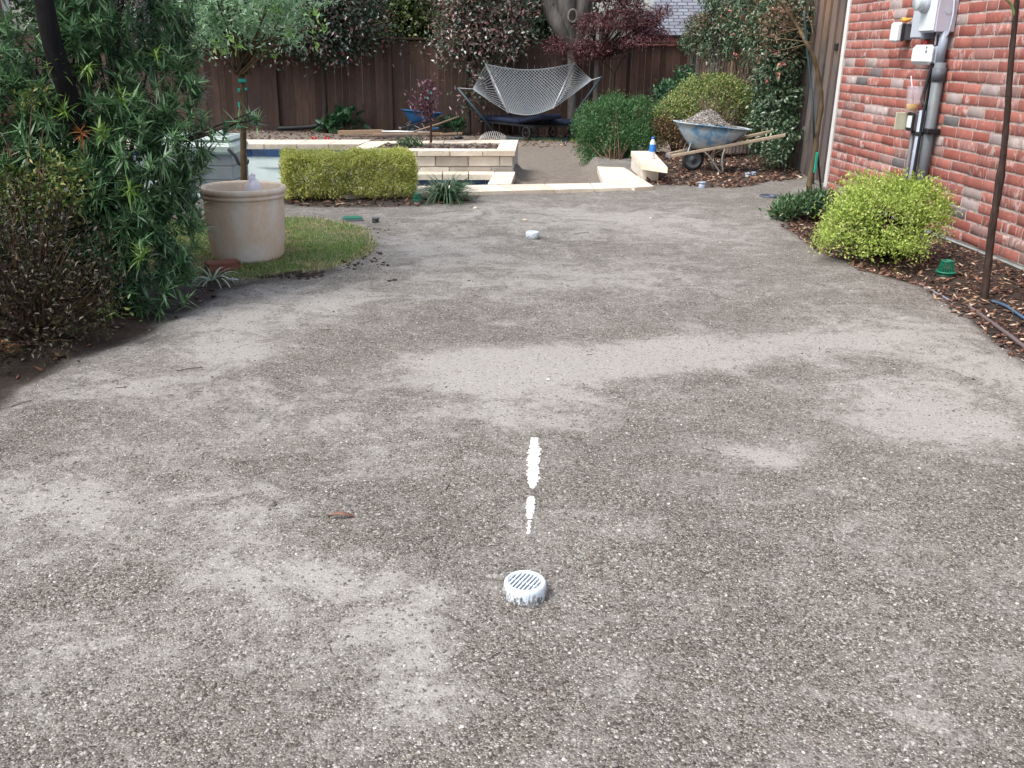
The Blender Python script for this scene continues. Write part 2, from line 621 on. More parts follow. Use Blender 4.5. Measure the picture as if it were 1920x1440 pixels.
def gravel_material():
    m, nt, bs = new_mat("gravel_ground")
    v = coord(nt)

    def attr(n):
        a = nt.nodes.new("ShaderNodeAttribute")
        a.attribute_name = n
        return a.outputs["Fac"]

    def vor(scale):
        q = nt.nodes.new("ShaderNodeTexVoronoi")
        q.voronoi_dimensions = '2D'
        q.inputs["Scale"].default_value = scale
        nt.links.new(v, q.inputs["Vector"])
        sp = nt.nodes.new("ShaderNodeSeparateColor")
        nt.links.new(q.outputs["Color"], sp.inputs[0])
        return q.outputs["Distance"], sp.outputs[0], sp.outputs[1]
    d1, c1, e1 = vor(160)
    d2, c2, e2 = vor(350)
    stops = [(0, (.058, .052, .044)), (.28, (.11, .101, .088)), (.55, (.169, .157, .138)), (.78, (.228, .214, .192)), (.91, (.31, .295, .268)), (.97, (.4, .386, .36)), (1, (.54, .53, .508))]
    s1 = ramp(nt, stops, c1)
    s2 = ramp(nt, stops, c2)
    # dark gaps between the stones
    g1 = ramp(nt, [(.25, (1, 1, 1)), (.65, (.55, .53, .51))], d1)
    s1 = mixc(nt, 1.0, s1, g1, 'MULTIPLY')
    s1 = mixc(nt, 1.0, s1, ramp(nt, [(.0, (1.0, .95, .9)), (.3, (1, .98, .95)), (.7, (.99, 1, 1.0)), (1, (1.05, .97, .93))], e1), 'MULTIPLY')
    pick = ramp(nt, [(.42, (0, 0, 0)), (.5, (1, 1, 1))], e1)
    grav = mixc(nt, pick, s1, s2)
    big = noise(nt, 1.3, 6, .62, v)
    grav = mixc(nt, .6, grav, ramp(nt, [(.3, (.7, .68, .66)), (.7, (1.12, 1.1, 1.08))], big.outputs[0]), 'MULTIPLY')
    # pale fine silt lying in patches
    n1a = noise(nt, 3.0, 10, .74, coord(nt, (.95, 1.15, 1)), 1.0)
    n1b = noise(nt, 17, 8, .72, v, .6)
    n1 = nt.nodes.new("ShaderNodeMath")
    n1.operation = 'MULTIPLY_ADD'
    nt.links.new(n1b.outputs[0], n1.inputs[0])
    n1.inputs[1].default_value = .52
    nt.links.new(n1a.outputs[0], n1.inputs[2])
    fine = noise(nt, 210, 5, .8, v)
    silt = ramp(nt, [(.3, (.225, .215, .197)), (.5, (.332, .32, .297)), (.7, (.42, .408, .382))], fine.outputs[0])
    ad = nt.nodes.new("ShaderNodeMath")
    ad.operation = 'ADD'
    nt.links.new(n1.outputs[0], ad.inputs[0])
    sc_ = nt.nodes.new("ShaderNodeMath")
    sc_.operation = 'MULTIPLY'
    nt.links.new(attr("silt"), sc_.inputs[0])
    sc_.inputs[1].default_value = .62
    nt.links.new(sc_.outputs[0], ad.inputs[1])
    sm = ramp(nt, [(.74, (.02, .02, .02)), (.86, (.3, .3, .3)), (.94, (.66, .66, .66)), (1.0, (.88, .88, .88))], ad.outputs[0])
    # stones still show through the silt here and there
    sm2 = mixc(nt, 1.0, sm, ramp(nt, [(.6, (1, 1, 1)), (.8, (.5, .5, .5)), (.95, (.15, .15, .15))], c2), 'MULTIPLY')
    col = mixc(nt, sm2, grav, silt)
    # odd bigger stones, pale and dark, pressed into everything
    d3, c3, e3 = vor(58)
    near_ = ramp(nt, [(.2, (1, 1, 1)), (.34, (0, 0, 0))], d3)
    col = mixc(nt, mixc(nt, 1.0, near_, ramp(nt, [(.90, (0, 0, 0)), (.92, (.8, .8, .8))], c3), 'MULTIPLY'), col, (.4, .385, .36))
    col = mixc(nt, mixc(nt, 1.0, near_, ramp(nt, [(.86, (0, 0, 0)), (.88, (.75, .75, .75))], e3), 'MULTIPLY'), col, (.07, .062, .054))
    soil_n = noise(nt, 55, 7, .7, v)
    soil = ramp(nt, [(.3, (.014, .011, .009)), (.6, (.05, .038, .03)), (.8, (.12, .09, .07))], soil_n.outputs[0])
    dirt = ramp(nt, [(.28, (.1, .082, .064)), (.55, (.19, .162, .134)), (.8, (.28, .245, .21))], noise(nt, 14, 9, .7, v).outputs[0])
    turf = ramp(nt, [(.3, (.05, .08, .025)), (.7, (.19, .18, .09))], noise(nt, 18, 6, .7, v).outputs[0])
    col = mixc(nt, attr("dirt"), col, dirt)
    col = mixc(nt, attr("soil"), col, soil)
    col = mixc(nt, attr("turf"), col, turf)
    nt.links.new(col, bs.inputs["Base Color"])
    bs.inputs["Roughness"].default_value = .85
    bs.inputs["Specular IOR Level"].default_value = .3
    hgt = mixc(nt, sm2, ramp(nt, [(0, (1, 1, 1)), (.7, (0, 0, 0))], d1), (.55, .55, .55))
    hgt = mixc(nt, attr("soil"), hgt, soil_n.outputs[0])
    bumpnode(nt, bs, hgt, .55, .006)
    return m


M_ground = gravel_material()
V = np.stack([GX, GY, GZ], -1).reshape(-1, 3)
ground = MO("ground", (V, gf), M_ground, smooth=True)
tag(ground, kind="structure")


def gattr(name, arr):
    a = ground.data.attributes.new(name, 'FLOAT', 'POINT')
    a.data.foreach_set("value", np.clip(arr, 0, 1).astype(np.float32).ravel())


wb1 = .05 * wob(GX, GY, 9, 2)
gattr("soil", np.maximum.reduce([sstep(-.03, .06, psd(bed_right, GX, GY) + wb1), sstep(-.06, .1, psd(bed_barrow, GX, GY) + wb1 * 2) * .9,
                                 sstep(-.05, .05, psd(bed_left, GX, GY) + wb1), sstep(-.05, .06, psd(bed_hedge, GX, GY) + wb1) * .85,
                                 .95 * sstep(-.09, -.02, psd(lawn_poly, GX, GY) + wb1 * .4) * sstep(.06, .0, psd(lawn_poly, GX, GY)) * (GY < 5.6) * (.7 + .5 * wob(GX, GY, 6, 9)),
                                 sstep(19.2, 19.8, GY)]))
gattr("turf", np.maximum(sstep(-.02, .08, psd(lawn_poly, GX, GY) + .035 * wob(GX, GY, 9, 2) - .02), sstep(.5, .05, np.hypot((GX - .85) / 1.0, (GY - 18.45) / .35))))
gattr("dirt", sstep(-.05, .1, psd(lowpath, GX, GY)) + sstep(14, 15, GY) + (np.abs(GX) > 9) * 1.0)
# where pale silt has washed together
silt = np.zeros_like(GX) + .02
for px, py, rx, ry, s in [(950, 700, .4, .3, .7), (1150, 680, .5, .2, .55), (1330, 660, .45, .2, .4), (1650, 740, .4, .3, .4), (1440, 850, .18, .14, .4), (1800, 800, .35, .25, .35), (1500, 640, .6, .2, .3),
                          (820, 460, .4, .5, .35), (960, 520, .8, .6, .22), (1250, 430, 1.0, .7, .25), (430, 620, .5, .5, .35), (430, 660, .2, .12, .4), (250, 720, .5, .3, .26), (150, 900, .35, .3, .3), (60, 1000, .3, .25, .22),
                          (650, 1090, .24, .1, .34), (760, 1180, .12, .16, .26), (560, 1150, .25, .12, .22), (840, 1290, .13, .1, .34), (430, 960, .22, .18, .26), (950, 780, .3, .12, .34), (1200, 1000, .14, .1, .2),
                          (1230, 520, .8, .5, .2), (600, 560, .5, .3, .3), (1700, 620, .5, .4, .25), (1850, 690, .3, .25, .3), (1250, 1140, .12, .1, .26), (470, 1060, .2, .12, .3), (1720, 1330, .1, .09, .36), (520, 800, .4, .25, .2), (200, 1250, .2, .14, .22), (1000, 400, 1.6, .8, .2)]:
    p = at(px, py, 0)
    silt = silt + s * np.exp(-(((GX - p[0]) / rx) ** 2 + ((GY - p[1]) / ry) ** 2))
for px, py, rx, ry, s in [(1480, 720, .28, .2, .35), (1000, 1000, .4, .3, .12), (1500, 1200, .5, .35, .3), (620, 650, .4, .3, .15), (760, 600, .3, .2, .15), (350, 1150, .2, .2, .1)]:
    p = at(px, py, 0)
    silt = silt - s * np.exp(-(((GX - p[0]) / rx) ** 2 + ((GY - p[1]) / ry) ** 2))
gattr("silt", silt)

# loose stones lying on the drive (countless: one object)
M_stone = islandmat("pebble_stone", [(0, (.07, .064, .057)), (.4, (.14, .13, .117)), (.7, (.22, .207, .19)), (.9, (.33, .315, .295)), (1, (.54, .53, .5))], rough=.8, bscale=90)
n = 60000
u = rng.uniform(0, 1, n)
yy = 1.0 + 6.5 * u ** 2.1
xx = rng.uniform(-1, 1, n) * (.45 + yy * .66)
P = np.stack([xx, yy, gz(xx, yy)], 1)
def attr_at(A, x, y):
    i = np.clip(np.searchsorted(gy, y), 0, ny - 1)
    j = np.clip(np.searchsorted(gx, x), 0, nx - 1)
    return A[i, j]
keep = (psd(bed_left, xx, yy) < 0) & (psd(lawn_poly, xx, yy) < -.02) & (psd(bed_right, xx, yy) < .03) & (rng.uniform(0, 1, n) > 1.5 * attr_at(silt, xx, yy))
P = P[keep]
n = len(P)
s = .0015 + .004 * rng.uniform(0, 1, n) ** 5 + (rng.uniform(0, 1, n) > .996) * .004
s = s * (.85 + .05 * P[:, 1])
SC = np.stack([s * rng.uniform(.8, 1.4, n), s * rng.uniform(.7, 1.1, n), s * rng.uniform(.4, .75, n)], 1)
P[:, 2] += SC[:, 2] * .25
tag(MO("gravel", scatter(ICO_V, ICO_F, P, SC), M_stone, smooth=False), kind="stuff", label="loose pale pebbles strewn over the grey gravel drive", cat="gravel")

# ------------------------------------------------------------------ stone, pool and planter
def stone_mat(name, col, joint=None, bw=.5, bh=.2):
    m, nt, bs = new_mat(name)
    v = coord(nt)
    a = noise(nt, 3.5, 8, .65, v, .4)
    b = noise(nt, 40, 4, .6, v)
    c = ramp(nt, [(.3, tuple(x * .74 for x in col)), (.55, col), (.75, tuple(min(.9, x * 1.15) for x in col))], a.outputs[0])
    c = mixc(nt, .35, c, b.outputs[0], 'OVERLAY')
    st_ = noise(nt, 5.5, 9, .75, v, 1.2)
    c = mixc(nt, ramp(nt, [(.52, (0, 0, 0)), (.7, (.5, .5, .5))], st_.outputs[0]), c, tuple(x * y for x, y in zip(col, (.5, .47, .43))))
    gi = nt.nodes.new("ShaderNodeNewGeometry")
    c = mixc(nt, 1.0, c, ramp(nt, [(0, (.82, .8, .77)), (1, (1.05, 1.05, 1.05))], gi.outputs["Random Per Island"]), 'MULTIPLY')
    nt.links.new(c, bs.inputs["Base Color"])
    bs.inputs["Roughness"].default_value = .85
    bumpnode(nt, bs, b.outputs[0], .3, .004)
    return m


M_lime = stone_mat("limestone", (.68, .60, .49))
M_limeblock = islandmat("limestone_block", [(0, (.36, .33, .29)), (.4, (.52, .48, .42)), (.75, (.62, .57, .49)), (1, (.5, .51, .48))], rough=.85, bump=.4, bscale=7)
M_mortar = simple("mortar", (.42, .39, .36), .95, .2, 40, .4)
M_plaster = simple("pool_plaster", (.68, .76, .74), .7, .06, 3, .1, dirt=(.5, .58, .55))
M_tile = islandmat("navy_tile", [(0, (.012, .03, .085)), (.6, (.022, .05, .13)), (.9, (.03, .07, .16)), (1, (.05, .06, .08))], rough=.18, bscale=20, spec=.5)
M_soil = simple("planter_soil", (.055, .044, .037), .95, .6, 30, 1.0)


def strip_slabs(outer, inner, z0, z1, n, gap=.006):
    """coping stones laid end to end between two plan lines given as end points"""
    o0, o1, i0, i1 = [np.asarray(p, float)[:2] for p in (outer[0], outer[1], inner[0], inner[1])]
    parts = []
    for k in range(n):
        a, b = k / n, (k + 1) / n
        L = max(np.linalg.norm(o1 - o0), .1)
        g = gap / L
        q = [o0 + (o1 - o0) * (a + g), o0 + (o1 - o0) * (b - g), i0 + (i1 - i0) * (b - g), i0 + (i1 - i0) * (a + g)]
        parts.append(prism(q, z0, z1))
    return join(*parts)


# swimming pool: shell, waterline tile, back coping
pool = empty("swimming_pool", (-2.5, 10.5, 0), "drained white plaster swimming pool with a navy tile line behind the clipped hedge", "swimming pool")
PP = [tuple(p) for p in pool_poly]
npp = len(PP)
tops = [PLZ - .055, PLZ - .055, .0, .0, .0, .0, .0, .0]
Vp = [(x, y, -1.25) for x, y in PP]
Fp = [tuple(range(npp))]
for i in range(npp):
    (xa, ya), (xb, yb) = PP[i], PP[(i + 1) % npp]
    k = len(Vp)
    Vp += [(xa, ya, -1.25), (xb, yb, -1.25), (xb, yb, tops[i]), (xa, ya, tops[i])]
    Fp.append((k, k + 1, k + 2, k + 3))
MO("shell", (np.array(Vp), Fp), M_plaster, pool)
cen = pool_poly.mean(0)


def tiles(a, b, z1, h, w=.15):
    a, b = np.asarray(a, float), np.asarray(b, float)
    L = np.linalg.norm(b - a)
    d = (b - a) / L
    nr = np.array([-d[1], d[0]])
    if np.dot(nr, cen - a) < 0:
        nr = -nr
    k = max(1, int(L / w))
    parts = []
    for i in range(k):
        m = a + d * L * (i + .5) / k + nr * .006
        parts.append(box((m[0], m[1], z1 - h / 2), (L / k - .004, .012, h), rz=math.atan2(d[1], d[0])))
    return join(*parts)


for ta_, tb_, tz, th in ((PP[0], PP[1], PLZ - .055, .085), (PP[1], PP[2], PLZ - .055, .085), (PP[3], PP[4], -.01, .14), (PP[2], PP[3], -.01, .14)):
    MO("waterline_tile", tiles(ta_, tb_, tz, th), M_tile, pool)
b0, b1 = at(-20, 266, PLZ), at(690, 266, PLZ)
off = np.array([0, .3, 0])
MO("coping", strip_slabs((b0 + off, b1 + off), (at(-20, 270.5, PLZ), at(675, 270.5, PLZ)), PLZ - .055, PLZ, 11), M_lime, pool)

# raised stone planter
pl = empty("stone_planter", (-.8, 11, 0), "raised limestone planter with coping, holding the small purple tree", "planter")
FL, FR = at(655, 283, PLZ), at(966, 283, PLZ)
BR, BL = at(972, 262, PLZ), at(690, 265, PLZ)
iFR, iBR, iFL, iBL = at(932, 279, PLZ), at(938, 268.5, PLZ), at(702, 278, PLZ), at(722, 268.5, PLZ)
MO("coping", join(strip_slabs((FL, FR), (iFL + (iFL - iFR) * .35 * 0 + [0, 0, 0], iFR), PLZ - .055, PLZ, 5),
                  strip_slabs((FR, BR), (iFR, iBR), PLZ - .054, PLZ + .001, 2), strip_slabs((BR, BL), (iBR, iBL), PLZ - .055, PLZ, 4), strip_slabs((BL, FL), (iBL, iFL), PLZ - .054, PLZ + .001, 2)), M_lime, pl)
fl, fr = FL + [.02, .04, 0], FR + [-.025, .04, 0]
bl, br = BL + [.02, -.03, 0], BR + [-.025, -.03, 0]


def blockwall(a, b, z0, z1, rows, t=.1, out=1):
    a, b = np.asarray(a, float)[:2], np.asarray(b, float)[:2]
    L = np.linalg.norm(b - a)
    d = (b - a) / L
    nr = np.array([d[1], -d[0]]) * out
    parts = []
    hs_ = np.cumsum([0] + rows) / sum(rows)
    for r in range(len(rows)):
        za, zb = z0 + (z1 - z0) * hs_[r], z0 + (z1 - z0) * hs_[r + 1]
        s_ = 0
        while s_ < L - .02:
            w = min(rng.uniform(.3, .62), L - s_)
            if L - s_ - w < .12:
                w = L - s_
            m = a + d * (s_ + w / 2) + nr * (-t / 2 + rng.uniform(-.004, .006))
            parts.append(box((m[0], m[1], (za + zb) / 2), (w - .008, t, zb - za - .008), rz=math.atan2(d[1], d[0]), bev=.006))
            s_ += w
    return join(*parts)


wall_bm = join(blockwall(fl, fr, -.02, PLZ - .058, [1.0, 1.15]), blockwall(fr, br, -.35, PLZ - .058, [1.0, .9, 1.1]), blockwall(br, bl, -.35, PLZ - .058, [1, 1]))
MO("stone_wall", wall_bm, M_limeblock, pl)
ins = lambda p, k: np.asarray(p)[:2] + (np.array([FL, FR, BR, BL])[:, :2].mean(0) - np.asarray(p)[:2]) * k
MO("mortar_core", prism([ins(fl, .03), ins(fr, .03), ins(br, .03), ins(bl, .03)], -.36, PLZ - .1), M_mortar, pl)
gxx, gyy = np.meshgrid(np.linspace(0, 1, 60), np.linspace(0, 1, 26))
q = [np.asarray(p) for p in (iFL, iFR, iBR, iBL)]
sp = (q[0][None, None] * ((1 - gxx) * (1 - gyy))[..., None] + q[1] * (gxx * (1 - gyy))[..., None] + q[2] * (gxx * gyy)[..., None] + q[3] * ((1 - gxx) * gyy)[..., None])
sp[..., 2] = PLZ - .035 + .025 * wob(sp[..., 0] * 4, sp[..., 1] * 4, 3, 4) + rng.normal(0, .008, gxx.shape)
i0 = (np.arange(25)[:, None] * 60 + np.arange(59)[None]).ravel()
MO("soil", (sp.reshape(-1, 3), np.stack([i0, i0 + 1, i0 + 61, i0 + 60], 1)), M_soil, pl)

# low kerb: front band and the arm up to the planter
kerb = empty("stone_kerb", (0, 9.4, 0), "low pale limestone kerb running along the far edge of the gravel", "kerb")
MO("front_band", strip_slabs((at(640, 366, .03), at(1187, 351.8, .03)), (at(560, 352, .03), at(1190, 342, .03)), -.12, .03, 7), M_lime, kerb)
MO("side_arm", strip_slabs((at(958, 345, .032), at(966, 322, .032)), (at(914, 345.3, .032), at(928, 322, .032)), -.12, .032, 3), M_lime, kerb)
MO("wall_ledge", strip_slabs((at(780, 327, .03), at(927, 327, .03)), (at(780, 321, .03), at(927, 321, .03)), -.03, .03, 3), M_lime, kerb)
arm = empty("stone_slab_walk", (1.2, 10.3, 0), "flat pale limestone slabs at the right end of the kerb beside the ledge", "stone slabs")
MO("slab", prism([at(1131, 343, .036), at(1190, 351.5, .036), at(1226, 349, .036), at(1170, 314, .036), at(1120, 312, .036)], -.12, .036), M_lime, arm)
ledge = empty("stone_ledge", (1.5, 10.8, 0), "raised limestone ledge with a white block under its end, carrying the water bottle", "stone ledge")
LZ = .2
lA, lB, lC, lD = at(1183, 283, LZ), at(1224, 283, LZ), at(1252, 314, LZ), at(1203, 307, LZ)
MO("coping", prism([lA, lB, lC, lD], LZ - .06, LZ), M_lime, ledge)
lc = (lA + lB + lC + lD) / 4
sh = lambda p, k=.06: p + (lc - p) * k
MO("stone_wall", prism([sh(lA), sh(lB), sh(lC, .4), sh(lD, .25)], -.1, LZ - .06), M_limeblock, ledge)
MO("white_block", box(at(1213, 326, .0) + [0, 0, .03], (.24, .12, .08), rz=.1, bev=.008), simple("white_stone", (.72, .7, .66), .8, .1, 12), ledge)

# ------------------------------------------------------------------ brick house on the right
O2 = at(1550, 352, 0)[:2]               # its far corner
a2 = nrm(np.array([.045, -1.0]))        # along the wall towards the camera
nwall = nrm(np.array([a2[1], -a2[0]]))     # out of the wall
if nwall[0] > 0: nwall = -nwall
WM = np.stack([np.append(a2, 0), np.append(nwall, 0), [0, 0, 1]], 1)


def W3(s, o, z):
    p = O2 + a2 * s + nwall * o
    return np.array([p[0], p[1], z])


def won(px, py, off=0.0):
    """(s, z) on the wall plane standing off by `off`"""
    d = ray(px, py)
    p0 = np.append(O2 + nwall * off, 0)
    t = ((p0 - C0)[:2] @ nwall) / (d[:2] @ nwall)
    p = C0 + d * t
    return float((p[:2] - O2) @ a2), float(p[2])


def wbox(s0, s1, z0, z1, o0, o1, bev=.004):
    return box(W3((s0 + s1) / 2, (o0 + o1) / 2, (z0 + z1) / 2), (abs(s1 - s0), abs(o1 - o0), abs(z1 - z0)), bev=bev, M=WM)


house = empty("brick_house", (O2[0], O2[1], 0), "red brick house wall with pale smeared bricks and white corner trim on the right", "house")


def brick_material():
    m, nt, bs = new_mat("red_brick")
    g = nt.nodes.new("ShaderNodeNewGeometry")
    rnd = g.outputs["Random Per Island"]
    v = coord(nt)
    c = ramp(nt, [(0, (.3, .1, .077)), (.22, (.345, .124, .097)), (.45, (.38, .146, .116)), (.62, (.3, .12, .098)), (.76, (.36, .175, .15)), (.85, (.29, .175, .155)), (.9, (.39, .32, .305)), (.955, (.165, .14, .14)), (.97, (.36, .29, .27)), (.991, (.15, .14, .142))], rnd, 'CONSTANT')
    n = noise(nt, 9, 7, .65, v, .3)
    c = mixc(nt, .7, c, ramp(nt, [(.25, (.6, .58, .57)), (.75, (1.15, 1.15, 1.15))], n.outputs[0]), 'MULTIPLY')
    # lime smears running down the faces
    vs = coord(nt, (1, 1, .5))
    sm = noise(nt, 16, 6, .72, vs, .8)
    ad = nt.nodes.new("ShaderNodeMath")
    ad.operation = 'MULTIPLY_ADD'
    w2 = nt.nodes.new("ShaderNodeTexWhiteNoise")
    w2.noise_dimensions = '1D'
    nt.links.new(rnd, w2.inputs["W"])
    nt.links.new(w2.outputs[0], ad.inputs[0])
    ad.inputs[1].default_value = .16
    nt.links.new(sm.outputs[0], ad.inputs[2])
    f = ramp(nt, [(.65, (0, 0, 0)), (.76, (.65, .65, .65))], ad.outputs[0])
    c = mixc(nt, f, c, (.62, .5, .47))
    nt.links.new(c, bs.inputs["Base Color"])
    bs.inputs["Roughness"].default_value = .85
    bs.inputs["Specular IOR Level"].default_value = .25
    n3 = noise(nt, 70, 5, .65, v)
    bumpnode(nt, bs, n3.outputs[0], .45, .004)
    return m


CH, BL_ = .083, .262
zb = -.02


def brick_wall(s_end, z_end):
    P, Sz = [], []
    r = 0
    z = zb
    while z < z_end:
        s = -.0 if r % 2 == 0 else -BL_ / 2
        while s < s_end:
            w = BL_ * rng.choice([1.0, 1.0, 1.0, .94, .62], p=[.5, .2, .15, .1, .05])
            s0, s1 = max(s, 0.0), min(s + w, s_end)
            if s1 - s0 > .04:
                P.append(((s0 + s1) / 2, z + CH / 2 + rng.normal(0, .0012), rng.normal(0, .0016)))
                Sz.append((s1 - s0 - .013, CH - .0145 + rng.normal(0, .001)))
            s += w
        r += 1
        z += CH
    P, Sz = np.array(P), np.array(Sz)
    n = len(P)
    d, ch = .07, .0035
    hx, hz = Sz[:, 0] / 2, Sz[:, 1] / 2
    crn = [(-1, -1), (1, -1), (1, 1), (-1, 1)]
    V = np.zeros((n, 12, 3))
    for k, (a, b) in enumerate(crn):
        V[:, k] = np.stack([a * hx, np.full(n, -d), b * hz], 1)
        V[:, 4 + k] = np.stack([a * hx, np.full(n, -ch), b * hz], 1)
        V[:, 8 + k] = np.stack([a * (hx - ch), np.zeros(n), b * (hz - ch)], 1)
    V[:, 4:, 0] += rng.normal(0, .0012, (n, 8))
    V[:, 4:, 2] += rng.normal(0, .0012, (n, 8))
    loc = V.copy()
    loc[..., 0] += P[:, 0:1]
    loc[..., 1] += P[:, 2:3]
    loc[..., 2] += P[:, 1:2]
    xy = O2 + loc[..., 0:1] * a2 + loc[..., 1:2] * nwall
    Vw = np.concatenate([xy, loc[..., 2:3]], -1).reshape(-1, 3)
    f = []
    for k in range(4):
        j = (k + 1) % 4
        f += [(k, j, 4 + j, 4 + k), (4 + k, 4 + j, 8 + j, 8 + k)]
    f.append((8, 9, 10, 11))
    Fc = (np.arange(n)[:, None, None] * 12 + np.array(f)[None]).reshape(-1, 4)
    return Vw, Fc


M_brick = brick_material()
M_mort2 = simple("pale_mortar", (.43, .345, .315), .95, .3, 35, .5, dirt=(.17, .12, .11))
M_concrete = simple("foundation_concrete", (.46, .47, .45), .9, .18, 8, .4, dirt=(.3, .3, .28))
M_white = simple("white_trim_paint", (.62, .62, .6), .55, .06, 6)
MO("wall", brick_wall(8.4, 2.8), M_brick, house)
MO("mortar", wbox(.012, 8.4, zb, 2.8, -.22, -.005, 0), M_mort2, house)
MO("foundation", wbox(.0, 8.4, -.45, zb - .002, -.22, -.012, .006), M_concrete, house)
MO("corner_trim", wbox(-.075, -.004, -.08, 2.8, -.2, .012, .004), M_white, house)
wall_depth = W3(0, -.21, 0)
MO("rear_wall", box(W3(-.03, -2.4, 1.35), (.1, 4.4, 2.8), M=WM), M_brick, house)
M_shingle = None


def shingle_mat(name, col):
    m, nt, bs = new_mat(name)
    br = nt.nodes.new("ShaderNodeTexBrick")
    br.inputs["Scale"].default_value = 1.0
    br.inputs["Brick Width"].default_value = .3
    br.inputs["Row Height"].default_value = .14
    br.inputs["Mortar Size"].default_value = .02
    br.inputs["Color1"].default_value = (*[c * .8 for c in col], 1)
    br.inputs["Color2"].default_value = (*[c * 1.25 for c in col], 1)
    br.inputs["Mortar"].default_value = (*[c * .35 for c in col], 1)
    tc = nt.nodes.new("ShaderNodeUVMap")
    nt.links.new(tc.outputs[0], br.inputs[0])
    n = noise(nt, 30, 5, .6, coord(nt))
    c = mixc(nt, .4, br.outputs[0], n.outputs[0], 'OVERLAY')
    nt.links.new(c, bs.inputs["Base Color"])
    bs.inputs["Roughness"].default_value = .9
    bumpnode(nt, bs, br.outputs["Fac"], -.4, .02)
    return m


def roofplane(name, a, b, c, d, mat, parent):
    """slope a-b along the eave, d-c along the ridge, with shingle rows as uv metres; a real 5 cm slab"""
    a, b, c, d = [np.asarray(p, float) for p in (a, b, c, d)]
    nr = nrm(np.cross(b - a, d - a))
    V = [a, b, c, d, a - nr * .05, b - nr * .05, c - nr * .05, d - nr * .05]
    o = MO(name, (np.array(V), [(0, 1, 2, 3), (7, 6, 5, 4), (0, 4, 5, 1), (1, 5, 6, 2), (2, 6, 7, 3), (3, 7, 4, 0)]), mat, parent)
    uv = o.data.uv_layers.new(name="UVMap")
    e1 = nrm(b - a)
    e2 = nrm(np.cross(nr, e1))
    for l in o.data.loops:
        p = V[l.vertex_index] - a
        uv.data[l.index].uv = (float(p @ e1), float(p @ e2))
    return o


M_shingle = shingle_mat("grey_shingle", (.2, .2, .22))
roofplane("roof", W3(8.6, .25, 2.78), W3(-.3, .25, 2.78), W3(-.3, -4.0, 5.0), W3(8.6, -4.0, 5.0), M_shingle, house)

# things on the wall
M_grey = simple("grey_enamel", (.46, .5, .56), .45, .06, 5)
M_palegrey = simple("pale_grey_enamel", (.66, .73, .76), .4, .05, 5)
M_lilac = simple("lilac_grey_enamel", (.47, .47, .56), .45, .06, 4)
M_dkgrey = simple("dark_grey_box", (.1, .11, .13), .5, .15, 8)
M_black = simple("black_plastic", (.015, .016, .018), .5, .2, 10)
M_pipe = simple("grey_conduit", (.14, .16, .175), .5, .12, 6, dirt=(.1, .1, .1))
M_pipe2 = simple("pale_blue_conduit", (.28, .33, .41), .4, .1, 6)
M_red = simple("red_tag", (.5, .03, .03), .5, .1, 8)
M_glass = simple("meter_glass", (.55, .62, .66), .12, .05, 5, spec=.6)

D1 = .16
s0, zlo = won(1752, 62, D1)
s1, _ = won(1722, 68, D1)
zlo = won(1752, 60, D1)[1]
meter = empty("electric_meter", W3((s0 + s1) / 2, 0, zlo), "pale electric meter cabinet with a round glass dial high on the brick wall", "electric meter")
MO("cabinet", wbox(s1, s0, zlo, zlo + .62, .002, D1, .006), M_lilac, meter)
MO("front_cover", wbox(s1 + .008, s0 - .008, zlo + .01, zlo + .61, D1 + .001, D1 + .014, .004), M_palegrey, meter)
sM, zM = won(1735, 8, D1 + .02)
zM += .02
c = W3(sM, D1 + .014, zM)
Mout = np.stack([np.append(a2, 0), [0, 0, 1], np.append(nwall, 0)], 1)
MO("dial_ring", lathe([(.082, 0), (.086, .012), (.082, .03), (.07, .034)], c, 28, M=Mout), M_grey, meter, True)
dial = MO("glass_dial", lathe([(.07, .0), (.07, .075), (.062, .085), (.0, .088)], c, 28, M=Mout), M_glass, meter, True)
MO("knockout", lathe([(.028, 0), (.028, .003), (.0, .003)], W3(s0 + .0005, .075, zlo + .16), 20, M=np.stack([[0, 0, 1], np.append(nwall, 0), np.append(a2, 0)], 1)), M_grey, meter)
MO("hasp", wbox(s0 - .05, s0 - .03, zlo - .03, zlo + .012, D1 - .03, D1 - .012, .003), M_black, meter)
sA, zA = won(1709, 68, .12)
sB, _ = won(1721, 30, .12)
sidebox = empty("side_box", W3(sA, 0, zA), "narrow blue grey utility box fixed to the left of the meter cabinet", "utility box")
MO("cabinet", wbox(s1 - .23, s1 - .01, zlo - .045, zlo + .19, .002, .12, .005), M_pipe2, sidebox)
MO("lid", wbox(s1 - .22, s1 - .02, zlo - .035, zlo + .18, .121, .13, .004), M_grey, sidebox)

sC, zC = won(1667, 76, .15)
sD, zD = won(1678, 50, .15)
sock = empty("outlet_cover", W3(sC, 0, zC), "grey weatherproof outlet box left of the meter, under the orange glove", "outlet box")
ss = s1 - .52
zz0 = zlo - .07
MO("back_box", wbox(ss - .06, ss + .06, zz0 + .02, zz0 + .15, .002, .075, .005), M_dkgrey, sock)
MO("gasket", wbox(ss - .068, ss + .068, zz0 + .008, zz0 + .158, .076, .09, .004), M_black, sock)
MO("cover", wbox(ss - .066, ss + .066, zz0, zz0 + .165, .091, .15, .018), M_palegrey, sock)
glv = MO("work_glove", (lambda V, F_: (V, F_))(*scatter(ICO_V, ICO_F, np.array([W3(ss + .0, .06, zz0 + .185), W3(ss + .05, .07, zz0 + .18), W3(ss + .08, .06, zz0 + .185)]), np.array([[.05, .035, .02], [.035, .03, .018], [.03, .02, .015]]), .1, .1)), simple("orange_yellow_cloth", (.75, .33, .05), .8, .3, 20), None, True)
tag(glv, "orange and yellow work glove lying on top of the outlet box", "glove")

